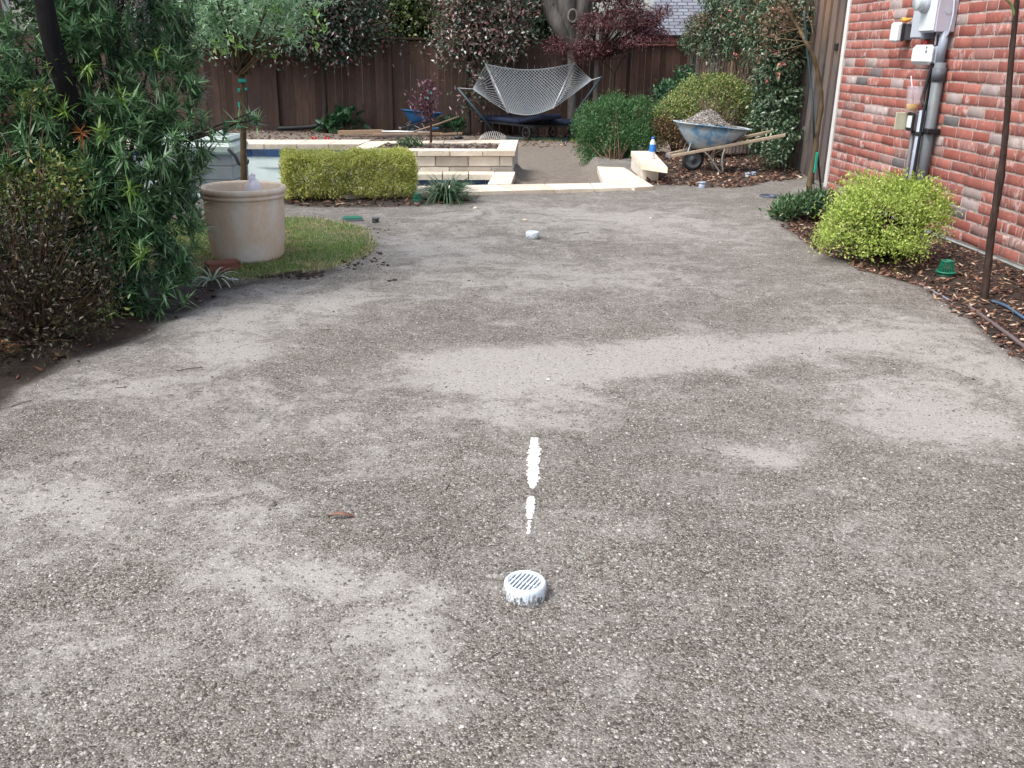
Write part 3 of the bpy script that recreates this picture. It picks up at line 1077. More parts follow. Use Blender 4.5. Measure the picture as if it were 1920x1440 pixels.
# telecom box with vents
sE, zE = won(1752, 122, .1)
sF, zF = won(1716, 130, .1)
zt = won(1752, 84, .1)[1]
tel = empty("cable_box", W3(sE, 0, zE), "pale rounded cable box with three dark dots, mounted over the conduit", "cable box")
MO("backplate", wbox(sF + .03, sE + .0, zE + .01, zt - .01, .07, .1, .006), M_grey, tel)
MO("cover", wbox(sF, sE, zE, zt, .101, .16, .03), M_palegrey, tel)
for k in range(3):
    MO("vent_dot", lathe([(.0085, 0), (.0085, .004), (0, .004)], W3(sE - .05, .16, zE + .1 + .032 * k), 12, M=Mout), M_black, tel)

# conduits
sG = won(1750, 200, .06)[0]
cond = empty("conduit_pipe", W3(sG, .06, 0), "thick grey conduit rising from the yellow shrub to the meter cabinet", "pipe")
MO("pipe", tube([W3(sG, .06, -.1), W3(sG, .06, zE + .02)], .045, 14), M_pipe, cond, True)
MO("pipe", tube([W3(sG - .01, .065, zE + .02), W3(sG - .01, .065, zlo + .01)], .034, 14), M_pipe2, cond, True)
MO("collar", tube([W3(sG, .06, zE - .12), W3(sG, .06, zE - .02)], .054, 14), M_dkgrey, cond, True)
MO("clamp", wbox(sG - .075, sG + .075, .74, .78, .002, .112, .006), M_black, cond)
zc2 = won(1733, 195, .13)[1]
sH = won(1720, 270, .13)[0]
cond2 = empty("conduit_pipe", W3(sH, .13, 0), "thinner pale blue conduit with an open top in front of the thick one", "pipe")
MO("pipe", tube([W3(sH, .13, -.1), W3(sH, .13, zc2 - .05)], .026, 12), M_pipe2, cond2, True)
MO("band", lathe([(.032, 0), (.034, .015), (.032, .03)], W3(sH, .13, .72), 14), M_black, cond2)
cb = MO("black_cable", tube(smoothline([W3(sH - .1, .07, zE + .01), W3(sH - .12, .05, zE - .3), W3(sH - .16, .03, .75), W3(sH - .2, .03, .55), W3(sH - .25, .03, .3), W3(sH - .27, .03, .0)], 6), .011, 6), M_black, None, True)
tag(cb, "black cable hanging from the cable box down to the shrub", "cable")
cb2 = MO("black_cable", tube(smoothline([W3(sG - .05, .1, zE + .01), W3(sG - .07, .12, zE - .22), W3(sG - .03, .13, zE - .32), W3(sH + .03, .135, .9), W3(sH + .035, .14, -.05)], 6), .013, 6), M_black, None, True)
tag(cb2, "black cable running down beside the pale blue conduit", "cable")
cb3 = MO("grey_wire", tube(smoothline([W3(s0 + .01, .05, zlo + .25), W3(s0 + .03, .05, zlo + .1), W3(s0 - .0, .06, zlo - .03), W3(sG - .05, .1, zE + .24), W3(sG - .06, .1, zt - .005)], 6), .008, 6), M_grey, None, True)
tag(cb3, "thin grey wire looping from the meter cabinet to the cable box", "wire")
tg = MO("red_tag", wbox(s1 - .05, s1 - .0, zlo - .13, zlo - .06, .07, .09, .004), M_red, None)
tag(tg, "small red tag hanging under the meter cabinet", "tag")

# low outlet with open cover, drink cup on it
sI, zI = won(1703, 244, .09)
zJ = won(1705, 212, .09)[1]
low = empty("wall_outlet", W3(sI, 0, zI), "low outlet with its pale cover flipped open, carrying a drink cup", "outlet")
MO("box", wbox(sI - .05, sI + .05, zI, zJ, .002, .075, .005), simple("taupe_box", (.16, .14, .14), .6, .1, 8), low)
MO("frame", wbox(sI - .058, sI + .058, zI - .008, zJ + .008, .076, .09, .004), M_black, low)
MO("face", wbox(sI - .04, sI + .04, zI + .02, zJ - .02, .0905, .096, .003), M_palegrey, low)
MO("open_cover", box(W3(sI - .07, .135, (zI + zJ) / 2), (.012, .1, zJ - zI + .01), bev=.004, M=WM), simple("yellowed_plastic", (.5, .48, .36), .35, .08, 6), low)
MO("pipe", tube([W3(sI, .045, -.05), W3(sI, .045, zI)], .017, 10), M_pipe, low, True)
zcup = zJ + .008
mg, nt, bs = new_mat("clear_cup")
bs.inputs["Base Color"].default_value = (.85, .78, .84, 1)
bs.inputs["Roughness"].default_value = .25
bs.inputs["Alpha"].default_value = .28
cp = W3(sI - .03, .075, zcup)
cup = empty("drink_cup", cp, "clear plastic cup with yellow drink and a pink straw on the low outlet", "cup")
MO("cup_wall", lathe([(.043, 0), (.046, .003), (.064, .205), (.067, .208), (.062, .205), (.042, .006), (0, .006)], cp, 24), mg, cup, True)
MO("drink", lathe([(0, .008), (.042, .008), (.047, .065), (0, .066)], cp, 24), simple("mango_drink", (.8, .5, .05), .3, .1, 5), cup, True)
MO("straw", tube([cp + [.02, -.005, .012], cp + [-.05, .0, .29]], .0055, 8), simple("pink_straw", (.85, .55, .6), .4, .05, 5), cup, True)

# ------------------------------------------------------------------ fences
M_fence = wood("stained_fence_board", (.118, .072, .054), .45, (9, 9, .8), .8, dirt=(.06, .042, .038))
M_fence2 = wood("weathered_fence_board", (.135, .115, .108), .4, (9, 9, .7), .8, dirt=(.2, .13, .085))
FY = 19.75
bf = empty("back_fence", (-3, FY, -.3), "dark red brown board fence across the far end of the yard", "fence")
parts = []
x = -13.0
while x < 5.2:
    w = .142
    top = 1.5 + rng.normal(0, .004) + (.0 if x > -2.75 else .03)
    parts.append(box((x + w / 2, FY + rng.normal(0, .006), (top - .36) / 2), (w - .005, .02, top + .36), rz=rng.normal(0, .006)))
    x += w
MO("boards", join(*parts), M_fence, bf)
for px in (-12.2, -9.8, -7.4, -5.0, -2.62, -.2, 2.2, 4.5):
    MO("post", box((px, FY - .06, .58), (.09, .08, 1.9), bev=.006), M_fence, bf)
MO("cap_rail", box((-4, FY - .02, 1.545), (18.4, .16, .04), bev=.005), M_fence, bf)
MO("cross_rail", box((-4, FY + .06, .2), (18.4, .04, .09)), M_fence, bf)

sf = empty("side_fence", (3.6, 12, 0), "tall weathered vertical board fence running back from the brick house", "fence")
e0 = at(1548, 346, 0)[:2] + [.03, .12]
e1_ = np.array([aty(1292, 95, FY)[0], FY - .05])
L = np.linalg.norm(e1_ - e0)
d = (e1_ - e0) / L
rz = math.atan2(d[1], d[0])
parts = []
s = 0
k = 0
while s < L:
    w = .135
    p = e0 + d * (s + w / 2) + np.array([-d[1], d[0]]) * (.0 if k % 2 else .026)
    zt_ = 2.35 - .62 * min(1, s / L * 1.15) + rng.normal(0, .006)
    zl_ = float(gz(p[0] - .1, p[1])) - .05
    parts.append(box((p[0], p[1], (zt_ + zl_) / 2), (w * (.9 if k % 2 else 1.08), .022, zt_ - zl_), rz=rz + rng.normal(0, .004)))
    s += w * .9
    k += 1
MO("boards", join(*parts), M_fence2, sf)
for t in (.02, .25, .5, .75, .98):
    p = e0 + d * L * t + np.array([d[1], -d[0]]) * .07
    MO("post", box((p[0], p[1], .75), (.09, .09, 2.2), rz=rz, bev=.005), M_fence2, sf)
hg = e0 + d * .05
MO("latch", box((hg[0] - .045, hg[1] + .02, 1.42), (.03, .08, .07), bev=.006), M_black, sf)

# neighbour's house beyond the fence, right
nb = empty("neighbour_house", (6, 27, 0), "grey shingled roof of the neighbouring house showing above the back fence", "house")
NY = 27.0
ra, rb = aty(1196, 66, NY), aty(1700, 60, NY)
rc, rd = aty(1760, -150, NY + 4), aty(1300, -150, NY + 4)
roofplane("roof", ra, rb + [4, 0, 0], rc + [4, 0, 0], rd, shingle_mat("pale_grey_shingle", (.17, .18, .215)), nb)
MO("wall", box(((ra[0] + rb[0]) / 2 + 2.3, NY + 2.5, ra[2] / 2 - .2), (rb[0] - ra[0] + 3.4, 4.6, ra[2] + .4)), M_brick, nb)

# house on the left with its downspout
lx, ly = aty(44, 200, 8.2)[0], 8.2
lh = empty("brick_house", (lx, 6, 0), "shadowed brick house corner at the left edge behind the dark bushes", "house")
MO("wall", box((lx - 2.0, 4.1, 1.3), (4.0, 8.2, 3.2)), M_brick, lh)
dsp = empty("downspout", (lx + .05, ly - .05, 0), "white downspout on the corner of the left brick house", "downspout")
MO("pipe", tube([(lx + .06, ly - .1, -.1), (lx + .06, ly - .1, .55), (lx + .03, ly - .1, 1.0), (lx + .03, ly - .1, 2.7)], .04, 4), M_white, dsp)
MO("strap", box((lx + .045, ly - .1, 1.2), (.12, .12, .03)), M_white, dsp)

# ------------------------------------------------------------------ plants
M_bark_dk = bark("dark_bark", (.04, .033, .028))
M_bark_gr = bark("grey_bark", (.13, .12, .11), 12)
M_bark_yg = bark("young_bark", (.12, .09, .055), 30)
M_twig = bark("brown_twig", (.11, .075, .05), 40)


def B(px, py, Y, r, sx=1, sy=1, sz=1):
    return (aty(px, py, Y), (r * sx, r * sy, r * sz))


# yew pine: whorls of long narrow leaves at the twig ends
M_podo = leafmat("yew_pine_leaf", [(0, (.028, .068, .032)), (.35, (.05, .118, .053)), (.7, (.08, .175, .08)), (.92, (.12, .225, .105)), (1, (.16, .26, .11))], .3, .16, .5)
M_podo2 = leafmat("yew_pine_pale_leaf", [(0, (.06, .135, .056)), (.5, (.11, .225, .095)), (.85, (.17, .3, .135)), (1, (.3, .4, .23))], .33, .22, .45)
M_podo_y = leafmat("yew_pine_young_leaf", [(0, (.07, .16, .03)), (1, (.17, .27, .05))], .35, .25)
M_podo_r = leafmat("yew_pine_dead_leaf", [(0, (.16, .05, .015)), (1, (.3, .12, .04))], .6, .15)
podo_blobs = [B(60, 40, 5.3, .5), B(230, 30, 5.3, .42), B(310, 60, 5.4, .2), B(150, 180, 5.0, .46), B(290, 165, 5.1, .27), B(40, 250, 5.0, .36), B(270, 290, 4.85, .33), B(345, 265, 4.9, .2),
              B(190, 400, 4.7, .38), B(318, 375, 4.85, .18), B(265, 480, 4.6, .27), B(325, 500, 4.65, .13), B(225, 560, 4.45, .14), B(300, 440, 4.75, .25), B(280, 545, 4.5, .12), B(150, 470, 4.7, .3), B(130, 300, 4.9, .4), B(-120, 150, 5.2, .5), B(-100, 400, 4.9, .45), B(120, -160, 5.3, .5), B(280, -140, 5.4, .4)]
podo = empty("yew_pine", (*aty(190, 560, 4.9)[:2], 0), "big dark green bush with whorls of narrow leaves beside the terracotta pot", "bush")


def whorls(P, O, per, L, W, wild=.55, up=.5, droop=.12):
    n = len(P) * per
    A = nrm(O * .7 + np.array([0, 0, up]) + rng.normal(0, .3, O.shape))
    Br = np.repeat(P, per, 0)
    Ar = np.repeat(A, per, 0)
    rr = nrm(np.cross(Ar, rng.normal(size=(n, 3))))
    k = rng.uniform(-.25, 1.3, n)[:, None]
    D = nrm(rr + Ar * k)
    Br = Br - Ar * rng.uniform(0, .07, n)[:, None]
    return strips(Br, D, rng.uniform(L[0], L[1], n), rng.uniform(W[0], W[1], n), rng.uniform(-.05, droop * 2, n), 3)


P, O = blob_points(podo_blobs, 2000, .62, -.75)
extra = [aty(px, py, Y) for px, py, Y in [(470, 212, 4.85), (452, 226, 4.85), (430, 238, 4.85), (405, 248, 4.85), (480, 222, 4.85), (365, 150, 5.0), (345, 140, 5.0), (372, 160, 5.0), (380, 325, 4.85), (350, 560, 4.5), (300, 575, 4.5)]]
P = np.vstack([P, np.array(extra)])
O = np.vstack([O, np.tile([.9, -.2, .25], (len(extra), 1))])
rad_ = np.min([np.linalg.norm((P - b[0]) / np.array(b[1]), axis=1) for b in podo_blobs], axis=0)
darker = rng.uniform(0, 1, len(P)) < np.clip(1.5 - 1.3 * np.clip(rad_, 0, 1), .35, 1)  # darker whorls mostly deep inside, paler ones more often towards the outside
MO("foliage", whorls(P[darker], O[darker], 24, (.06, .105), (.0075, .0125)), M_podo, podo)
MO("pale_foliage", whorls(P[~darker], O[~darker], 28, (.055, .11), (.007, .012), up=.7), M_podo2, podo)
yp = np.array([aty(*q) for q in [(200, 575, 4.25), (260, 465, 4.3), (165, 120, 4.55), (120, 205, 4.5), (245, 350, 4.4), (185, 240, 4.4), (100, 115, 4.6), (290, 90, 4.8), (225, 170, 4.6)]])
for y_ in yp:
    MO("young_shoot", whorls(y_[None], np.array([[.2, -.8, .4]]), 24, (.06, .1), (.007, .011), droop=.2), M_podo_y, podo)
MO("dead_shoot", whorls(np.array([aty(150, 245, 4.4)]), np.array([[.1, -.9, 0]]), 26, (.05, .08), (.006, .009), droop=.3), M_podo_r, podo)
bp = (*aty(190, 560, 4.9)[:2], -.03)
sel = P[rng.choice(len(P), 45, replace=False)]
MO("stem", join(branches(bp, sel, .011, .003, .3), branches(aty(345, 265, 4.9), extra[:5], .008, .004, .1)), M_bark_dk, podo, True)

# dark trunk seen inside and behind the bush
tr = empty("tree", (*aty(118, 300, 4.9)[:2], 0), "thick blackish tree trunk rising behind the yew pine at top left", "tree")
tb = aty(112, 300, 4.62)
MO("trunk", tube(smoothline([(tb[0] + .1, 4.95, -.1), (tb[0] + .06, 4.8, .8), (tb[0] + .05, 4.62, 1.3), (tb[0] + .03, 4.62, 1.9), (tb[0] - .04, 4.65, 3.2)], 5), np.linspace(.055, .036, 21), 12), bark("black_bark", (.014, .014, .015)), tr, True)
cr, _ = bushleaves([(np.array([tb[0] - .2, 5.0, 3.5]), (1.3, 1.2, .7))], 260, 9, .12, (.06, .1), (.025, .04))
MO("crown", cr, leafmat("dark_tree_leaf", [(0, (.015, .04, .02)), (1, (.04, .08, .03))]), tr)

# azalea at the lower left
M_az = leafmat("azalea_leaf", [(0, (.014, .011, .008)), (.3, (.026, .02, .011)), (.6, (.04, .03, .014)), (.8, (.045, .05, .017)), (.95, (.07, .058, .026)), (.99, (.12, .08, .055)), (1, (.22, .16, .11))], .4, .15, .4)
M_azg = leafmat("azalea_new_leaf", [(0, (.05, .1, .025)), (.5, (.1, .16, .035)), (.85, (.2, .22, .05)), (1, (.4, .32, .1))], .4, .25, .4)
az_b = [B(40, 470, 4.15, .3), B(120, 480, 4.1, .22), B(60, 590, 3.85, .2), B(150, 575, 3.95, .16), B(-80, 520, 4.0, .35), B(190, 530, 4.05, .1), B(110, 640, 3.75, .08), B(-60, 640, 3.6, .16)]
az_ = empty("azalea_bush", (*aty(80, 600, 4.0)[:2], 0), "brownish dark azalea bush with few pale leaves at the left edge", "bush")
cr, P = bushleaves(az_b, 900, 8, .035, (.018, .034), (.009, .015), low=-.9)
MO("foliage", cr, M_az, az_)
MO("stem", branches((*aty(70, 610, 4.05)[:2], -.02), P[rng.choice(len(P), 80, replace=False)], .009, .002, .4, 4), M_twig, az_, True)
g_b = [B(45, 365, 4.35, .1), B(15, 395, 4.3, .08), B(100, 325, 4.45, .085), B(150, 330, 4.45, .05), B(70, 190, 4.6, .05), B(250, 590, 3.95, .035), B(115, 375, 4.3, .08)]
az2 = empty("azalea_bush", (*aty(50, 420, 4.5)[:2], 0), "azalea shoots with yellow green new leaves above the brownish azalea", "bush")
cr, P = bushleaves(g_b, 130, 8, .03, (.024, .04), (.011, .018), low=-.6)
MO("foliage", cr, M_azg, az2)
MO("stem", branches((*aty(60, 600, 4.2)[:2], -.02), P[rng.choice(len(P), 26, replace=False)], .008, .002, .3, 4), M_twig, az2, True)

# clipped golden hedge
M_gold = leafmat("golden_leaf", [(0, (.3, .36, .07)), (.3, (.56, .61, .15)), (.65, (.72, .74, .24)), (.9, (.8, .8, .35)), (1, (.85, .84, .47))], .65, .42, .15)


def boxhedge(name, c0, c1, dep, h, n, label, mat, L, W):
    """clipped hedge between two plan points"""
    c0, c1 = np.asarray(c0)[:2], np.asarray(c1)[:2]
    d = nrm(c1 - c0)
    nr = np.array([-d[1], d[0]])
    Lh = np.linalg.norm(c1 - c0)
    root = empty(name, (*((c0 + c1) / 2 + nr * dep / 2), 0), label, "hedge")
    u, v, w = rng.uniform(0, 1, n), rng.uniform(0, 1, n), rng.uniform(0, 1, n) ** .9
    face = rng.choice(5, n, p=[.34, .34, .12, .1, .1])
    ind = rng.uniform(-.01, .09, n) * rng.uniform(0, 1, n)
    O = np.zeros((n, 3))
    uu, vv, ww = u * Lh, v * dep, .035 + (h - .035) * w
    m = face == 0; vv[m] = ind[m]; O[m, :2] = -nr
    m = face == 1; ww[m] = h - ind[m]; O[m, 2] = 1
    m = face == 2; vv[m] = dep - ind[m]; O[m, :2] = nr
    m = face == 3; uu[m] = ind[m]; O[m, :2] = -d
    m = face == 4; uu[m] = Lh - ind[m]; O[m, :2] = d
    # rounded shoulders and a lumpy, slightly gappy front
    bul = .045 * wob(uu * 3, ww * 3 + vv * 2, 3.0, 6) + .12 * np.exp(-((uu / Lh - .47) / .06) ** 2)
    cut = np.clip(ww - (h - .16), 0, .16) ** 2 * 3.6 + np.clip(.09 - ww, 0, 1) * .5
    vv = vv + np.where(face == 0, cut + bul, 0)
    ww = ww + np.where(face == 1, -.065 * np.exp(-((uu / Lh - .45) / .06) ** 2) + .034 * wob(uu * 4, vv * 4, 3, 1) - 2.2 * np.clip(.13 - vv, 0, 1) ** 2 - 2.0 * np.clip(.1 - uu, 0, 1) ** 2 - 2.0 * np.clip(.1 - Lh + uu, 0, 1) ** 2, 0)
    uu = uu + np.where(face == 3, np.clip(ww - (h - .12), 0, 1) ** 2 * 4, 0) - np.where(face == 4, np.clip(ww - (h - .12), 0, 1) ** 2 * 4, 0)
    thin = wob(uu * 2.2, ww * 2.2, 3.2, 12) < -.95
    keep = ~((face == 0) & thin & (ww < h * .55))
    Bc = np.stack([c0[0] + d[0] * uu + nr[0] * vv, c0[1] + d[1] * uu + nr[1] * vv, ww], 1)[keep]
    O = O[keep]
    k = 4
    Bc = np.repeat(Bc, k, 0) + rng.normal(0, .012, (len(Bc) * k, 3))
    D = nrm(np.repeat(O, k, 0) * .6 + rng.normal(size=Bc.shape) * .75 + [0, 0, .35])
    sh_, so = [], []
    for q in range(60):
        b = c0 + d * Lh * rng.uniform(.02, .98) + nr * dep * rng.uniform(.05, .95)
        for t in np.linspace(-.02, rng.uniform(.02, .075), 6):
            sh_.append((b[0], b[1], h - .01 + t))
    for q in range(70):
        b = c0 + d * Lh * rng.uniform(.0, 1.0) - nr * rng.uniform(.0, .05)
        for t in range(7):
            sh_.append((b[0] + rng.normal(0, .015), b[1] + rng.normal(0, .015), rng.uniform(.02, .05) + h * .8 * (q / 70) ** 1.4 + rng.normal(0, .012)))
    sh_ = np.array(sh_)
    Uh = np.vstack([np.repeat(O, k, 0) * .9 + np.array([0, 0, .8]) + rng.normal(size=Bc.shape) * .45, np.tile([-nr[0] * .5, -nr[1] * .5, .8], (len(sh_), 1)) + rng.normal(size=sh_.shape) * .5])
    Bc = np.vstack([Bc, sh_])
    D = np.vstack([D, nrm(np.array([0, 0, .5]) + rng.normal(size=sh_.shape) * .6)])
    MO("foliage", leaves4(Bc, D, rng.uniform(L[0], L[1], len(Bc)), rng.uniform(W[0], W[1], len(Bc)), .25, Uh), mat, root)
    st = []
    for q in range(9):
        b = c0 + d * Lh * (q + .5) / 9 + nr * dep * .5
        tips = [(*(b + d * rng.uniform(-.15, .15) + nr * rng.uniform(-.1, .1)), rng.uniform(.2, h - .05)) for _ in range(6)]
        st.append(branches((b[0], b[1], -.02), tips, .008, .0025, .2, 4))
    MO("stem", join(*st), M_twig, root, True)
    return root


h0, h1 = gp(538, 381), gp(780, 373)
boxhedge("clipped_hedge", h0 + [0, .02, 0], h1 + [0, .02, 0], .44, .405, 11500, "low clipped golden yellow hedge in front of the empty pool", M_gold, (.015, .026), (.009, .014))

# loose yellow green shrub against the brick wall
M_lime2 = leafmat("lime_leaf", [(0, (.18, .27, .055)), (.35, (.35, .48, .1)), (.75, (.53, .64, .17)), (1, (.68, .74, .3))], .6, .4, .18)
sy_ = empty("golden_shrub", (*gp(1655, 480)[:2], -.03), "rounded loose yellow green shrub against the red brick wall", "shrub")
sb = [B(1655, 398, 6.35, .3, 1.25, .9, .46), B(1552, 452, 6.1, .08, 1.3, 1, .7), B(1700, 470, 6.05, .08, 1.6, 1, .6), B(1590, 425, 6.3, .17, 1, 1, .8), B(1725, 385, 6.4, .18, 1, 1, .7), B(1640, 362, 6.5, .19, 1.5, 1, .5), B(1700, 355, 6.5, .12, 1.5, 1, .5), B(1760, 400, 6.4, .07), B(1610, 385, 6.3, .1), B(1570, 445, 6.15, .1), B(1680, 455, 6.1, .12, 1.5, 1, .6), B(1740, 430, 6.3, .12), B(1620, 470, 6.05, .07, 1.4, 1, .7)]
cr, P = bushleaves(sb, 2300, 6, .034, (.014, .032), (.008, .016), inner=.66, low=-.55, up=.5)
MO("foliage", cr, M_lime2, sy_)
MO("stem", branches((*gp(1665, 478)[:2], -.06), P[rng.choice(len(P), 110, replace=False)], .011, .002, .45, 5), M_twig, sy_, True)

# low green herb between the young tree and the shrub
M_herb = leafmat("herb_leaf", [(0, (.035, .08, .035)), (.6, (.07, .15, .06)), (.93, (.13, .22, .1)), (1, (.35, .38, .24))], .45, .25)
hb = empty("ground_plant", (*gp(1500, 392)[:2], 0), "low dark green leafy plant at the foot of the young leaning tree", "plant")
cr, P = bushleaves([B(1490, 392, 8.0, .12, 1.3, 1, .6), B(1527, 386, 8.1, .12, 1, 1, .75), B(1465, 402, 7.8, .07, 1.2, 1, .7)], 420, 6, .03, (.03, .06), (.013, .022), up=.6)
MO("foliage", cr, M_herb, hb)
MO("stem", branches((*gp(1500, 395)[:2], -.02), P[rng.choice(len(P), 20, replace=False)], .006, .002, .3, 4), M_twig, hb, True)

# soft green shrub in the middle
M_soft = leafmat("soft_green_leaf", [(0, (.03, .09, .03)), (.4, (.06, .155, .05)), (.8, (.10, .22, .075)), (1, (.17, .3, .13))], .5, .3)
gs = empty("green_shrub", (*gp(1150, 306)[:2], -.1), "soft feathery mid green shrub between the gravel path and the stone ledge", "shrub")
gb = [B(1150, 245, 13.0, .42, 1, 1, .95), B(1110, 235, 12.9, .26), B(1195, 230, 13.1, .3), B(1185, 275, 12.7, .28), B(1120, 285, 12.8, .2), B(1150, 210, 13.1, .22), B(1225, 255, 13.2, .2), B(1130, 292, 12.75, .13, 1.5, 1, .8), B(1175, 296, 12.7, .13, 1.5, 1, .7), B(1100, 275, 12.85, .14), B(1160, 270, 12.6, .2)]
cr, P = bushleaves(gb, 4600, 6, .04, (.025, .05), (.009, .016), inner=.75, up=.7, low=-.9)
MO("foliage", cr, M_soft, gs)
MO("stem", branches((*gp(1155, 300)[:2], -.12), P[rng.choice(len(P), 50, replace=False)], .012, .003, .3, 4), M_twig, gs, True)

# rounded abelia hedge behind the wheelbarrow
M_abel = leafmat("abelia_leaf", [(0, (.055, .09, .025)), (.3, (.14, .22, .055)), (.6, (.26, .35, .1)), (.85, (.38, .42, .16)), (.95, (.34, .2, .1)), (1, (.55, .5, .32))], .4, .25)
M_abeb = leafmat("abelia_brown_leaf", [(0, (.04, .022, .012)), (.5, (.11, .065, .03)), (.85, (.2, .13, .06)), (1, (.34, .26, .12))], .5, .2)
ab = empty("rounded_hedge", (*gp(1310, 300)[:2], 0), "big rounded yellow green and brown hedge behind the gravel filled wheelbarrow", "hedge")
abb = [B(1330, 205, 13.2, .5, 1.15, 1, .9), B(1270, 225, 12.9, .3, 1, 1, 1), B(1400, 215, 13.4, .42, 1, 1, .9), B(1350, 175, 13.4, .28, 1.3, 1, .8), B(1250, 215, 12.9, .18), B(1432, 205, 13.3, .3), B(1415, 240, 13.0, .25)]
cr, P = bushleaves(abb, 3000, 6, .03, (.022, .038), (.013, .021), inner=.85, up=.5, low=-.2)
MO("foliage", cr, M_abel, ab)
cr2, _ = bushleaves([B(1262, 262, 12.6, .24, .8, .8, 1.0), B(1245, 240, 12.7, .14), B(1300, 285, 12.6, .2, 1, 1, .7), B(1400, 262, 13.0, .3, 1, 1, .7)], 1000, 6, .03, (.02, .034), (.012, .019), inner=.8)
MO("brown_foliage", cr2, M_abeb, ab)
MO("stem", branches((*gp(1320, 296)[:2], -.05), P[rng.choice(len(P), 60, replace=False)], .014, .003, .3, 4), M_twig, ab, True)

# broad leaved laurel between hedge and fence
M_laur = leafmat("laurel_leaf", [(0, (.02, .06, .03)), (.6, (.04, .11, .05)), (1, (.1, .2, .09))], .3, .2, .5)
la = empty("laurel_shrub", (*aty(1270, 200, 16.0)[:2], -.2), "dark green upright laurel shrub between the rounded hedge and the fence corner", "shrub")
cr, P = bushleaves([B(1250, 185, 15.6, .22), B(1280, 170, 15.8, .24, 1, 1, 1.2), B(1262, 215, 15.5, .35), B(1285, 145, 15.8, .1, .6, .6, 1.3)], 330, 6, .05, (.06, .1), (.028, .042))
MO("foliage", cr, M_laur, la)
MO("stem", branches((*aty(1268, 230, 16.0)[:2], -.3), P[rng.choice(len(P), 14, replace=False)], .015, .004, .2, 4), M_twig, la, True)

# vine with small pink flowers over the side fence
M_vine = leafmat("vine_leaf", [(0, (.028, .062, .032)), (.4, (.055, .11, .055)), (.75, (.11, .175, .085)), (.92, (.24, .3, .18)), (1, (.46, .52, .4))], .3, .2, .55)
M_vineb = leafmat("vine_brown_leaf", [(0, (.06, .04, .025)), (.6, (.14, .095, .06)), (1, (.26, .2, .11))], .5, .2)
vi = empty("climbing_vine", (*gp(1440, 300)[:2], 0), "climbing vine with coral pink flowers hanging over the side fence", "vine")


def fence_pt(px, py, off=.12):
    """a point just in front of the side fence plane"""
    nf = np.array([d_sf[1], -d_sf[0], 0])
    p0 = np.append(e0, 0) - nf * 0
    nf = -nf if nf[0] > 0 else nf
    p0 = p0 + nf * off
    dd = ray(px, py)
    t = ((p0 - C0) @ nf) / (dd @ nf)
    return C0 + dd * t


d_sf = nrm(e1_ - e0)
vb = []
for px, py, r, off in [(1310, 60, .26, .15), (1345, 55, .3, .2), (1385, 45, .3, .2), (1420, 40, .3, .25), (1460, 30, .3, .3), (1490, 30, .2, .2), (1440, 80, .28, .3), (1465, 110, .24, .3), (1450, 150, .24, .3), (1470, 180, .2, .25), (1450, 215, .24, .3), (1470, 245, .16, .25), (1440, 260, .2, .35),
                       (1455, 285, .14, .35), (1375, 90, .16, .12), (1400, 110, .1, .1), (1320, 95, .12, .12), (1290, 80, .14, .2), (1360, -20, .4, .2), (1440, -40, .4, .3), (1410, 5, .25, .2), (1335, 115, .05, .1), (1345, 100, .07, .1), (1480, 80, .14, .2), (1430, 190, .12, .35)]:
    vb.append((fence_pt(px, py, off), (r, r * 1.2, r * 1.05)))
cr, P = bushleaves(vb, 3000, 8, .05, (.04, .075), (.02, .036), out=.5, up=-.35, inner=.55, low=-1)
MO("foliage", cr, M_vine, vi)
cr2, _ = bushleaves(vb[:8] + [(fence_pt(1345, 45, .25), (.3, .3, .12)), (fence_pt(1470, 60, .4), (.25, .3, .3))], 900, 7, .05, (.035, .06), (.016, .028), out=.5, up=.1, inner=.8, low=-.3)
MO("brown_foliage", cr2, M_vineb, vi)
hang = []
for k in range(42):
    px = rng.uniform(1300, 1480)
    py = rng.uniform(60, 110) if px < 1430 else rng.uniform(60, 260)
    p = fence_pt(px, py, .16)
    hang.append(tube(smoothline([p, p + [rng.normal(0, .04), rng.normal(0, .06), -.14], p + [rng.normal(0, .05), rng.normal(0, .1), -.3 - rng.uniform(0, .2)]], 4), .005, 4))
for k in range(26):
    p = fence_pt(rng.uniform(1400, 1490), rng.uniform(0, 90), .3)
    q = p + [rng.uniform(-.5, .3), rng.uniform(-.3, .3), rng.uniform(-.4, .1)]
    hang.append(tube(smoothline([p, (p + q) / 2 + rng.normal(0, .07, 3), q], 4), .005, 4))
hang.append(branches(gp(1455, 300), [b[0] for b in vb[8:16]], .02, .008, .2))
MO("stem", join(*hang), M_twig, vi, True)
M_flower = leafmat("coral_flower", [(0, (.45, .13, .1)), (1, (.62, .28, .24))], .5, .3)
fl_ = np.array([fence_pt(px, py, .45) for px, py in [(1453, 20), (1442, 90), (1435, 25), (1356, 33), (1372, 22), (1390, 18), (1410, 8), (1462, 118), (1458, 100), (1440, 5), (1395, 35), (1448, 65), (1470, 50), (1375, 65), (1425, 110), (1475, 20), (1380, 105), (1352, 160), (1460, 140), (1440, 155)]])
fl_ = np.repeat(fl_, 5, 0) + rng.normal(0, .018, (100, 3))
for k in range(20):
    MO("flower", leaves4(fl_[5 * k:5 * k + 5], nrm(rng.normal(size=(5, 3))), rng.uniform(.03, .06, 5), rng.uniform(.025, .045, 5)), M_flower, vi)

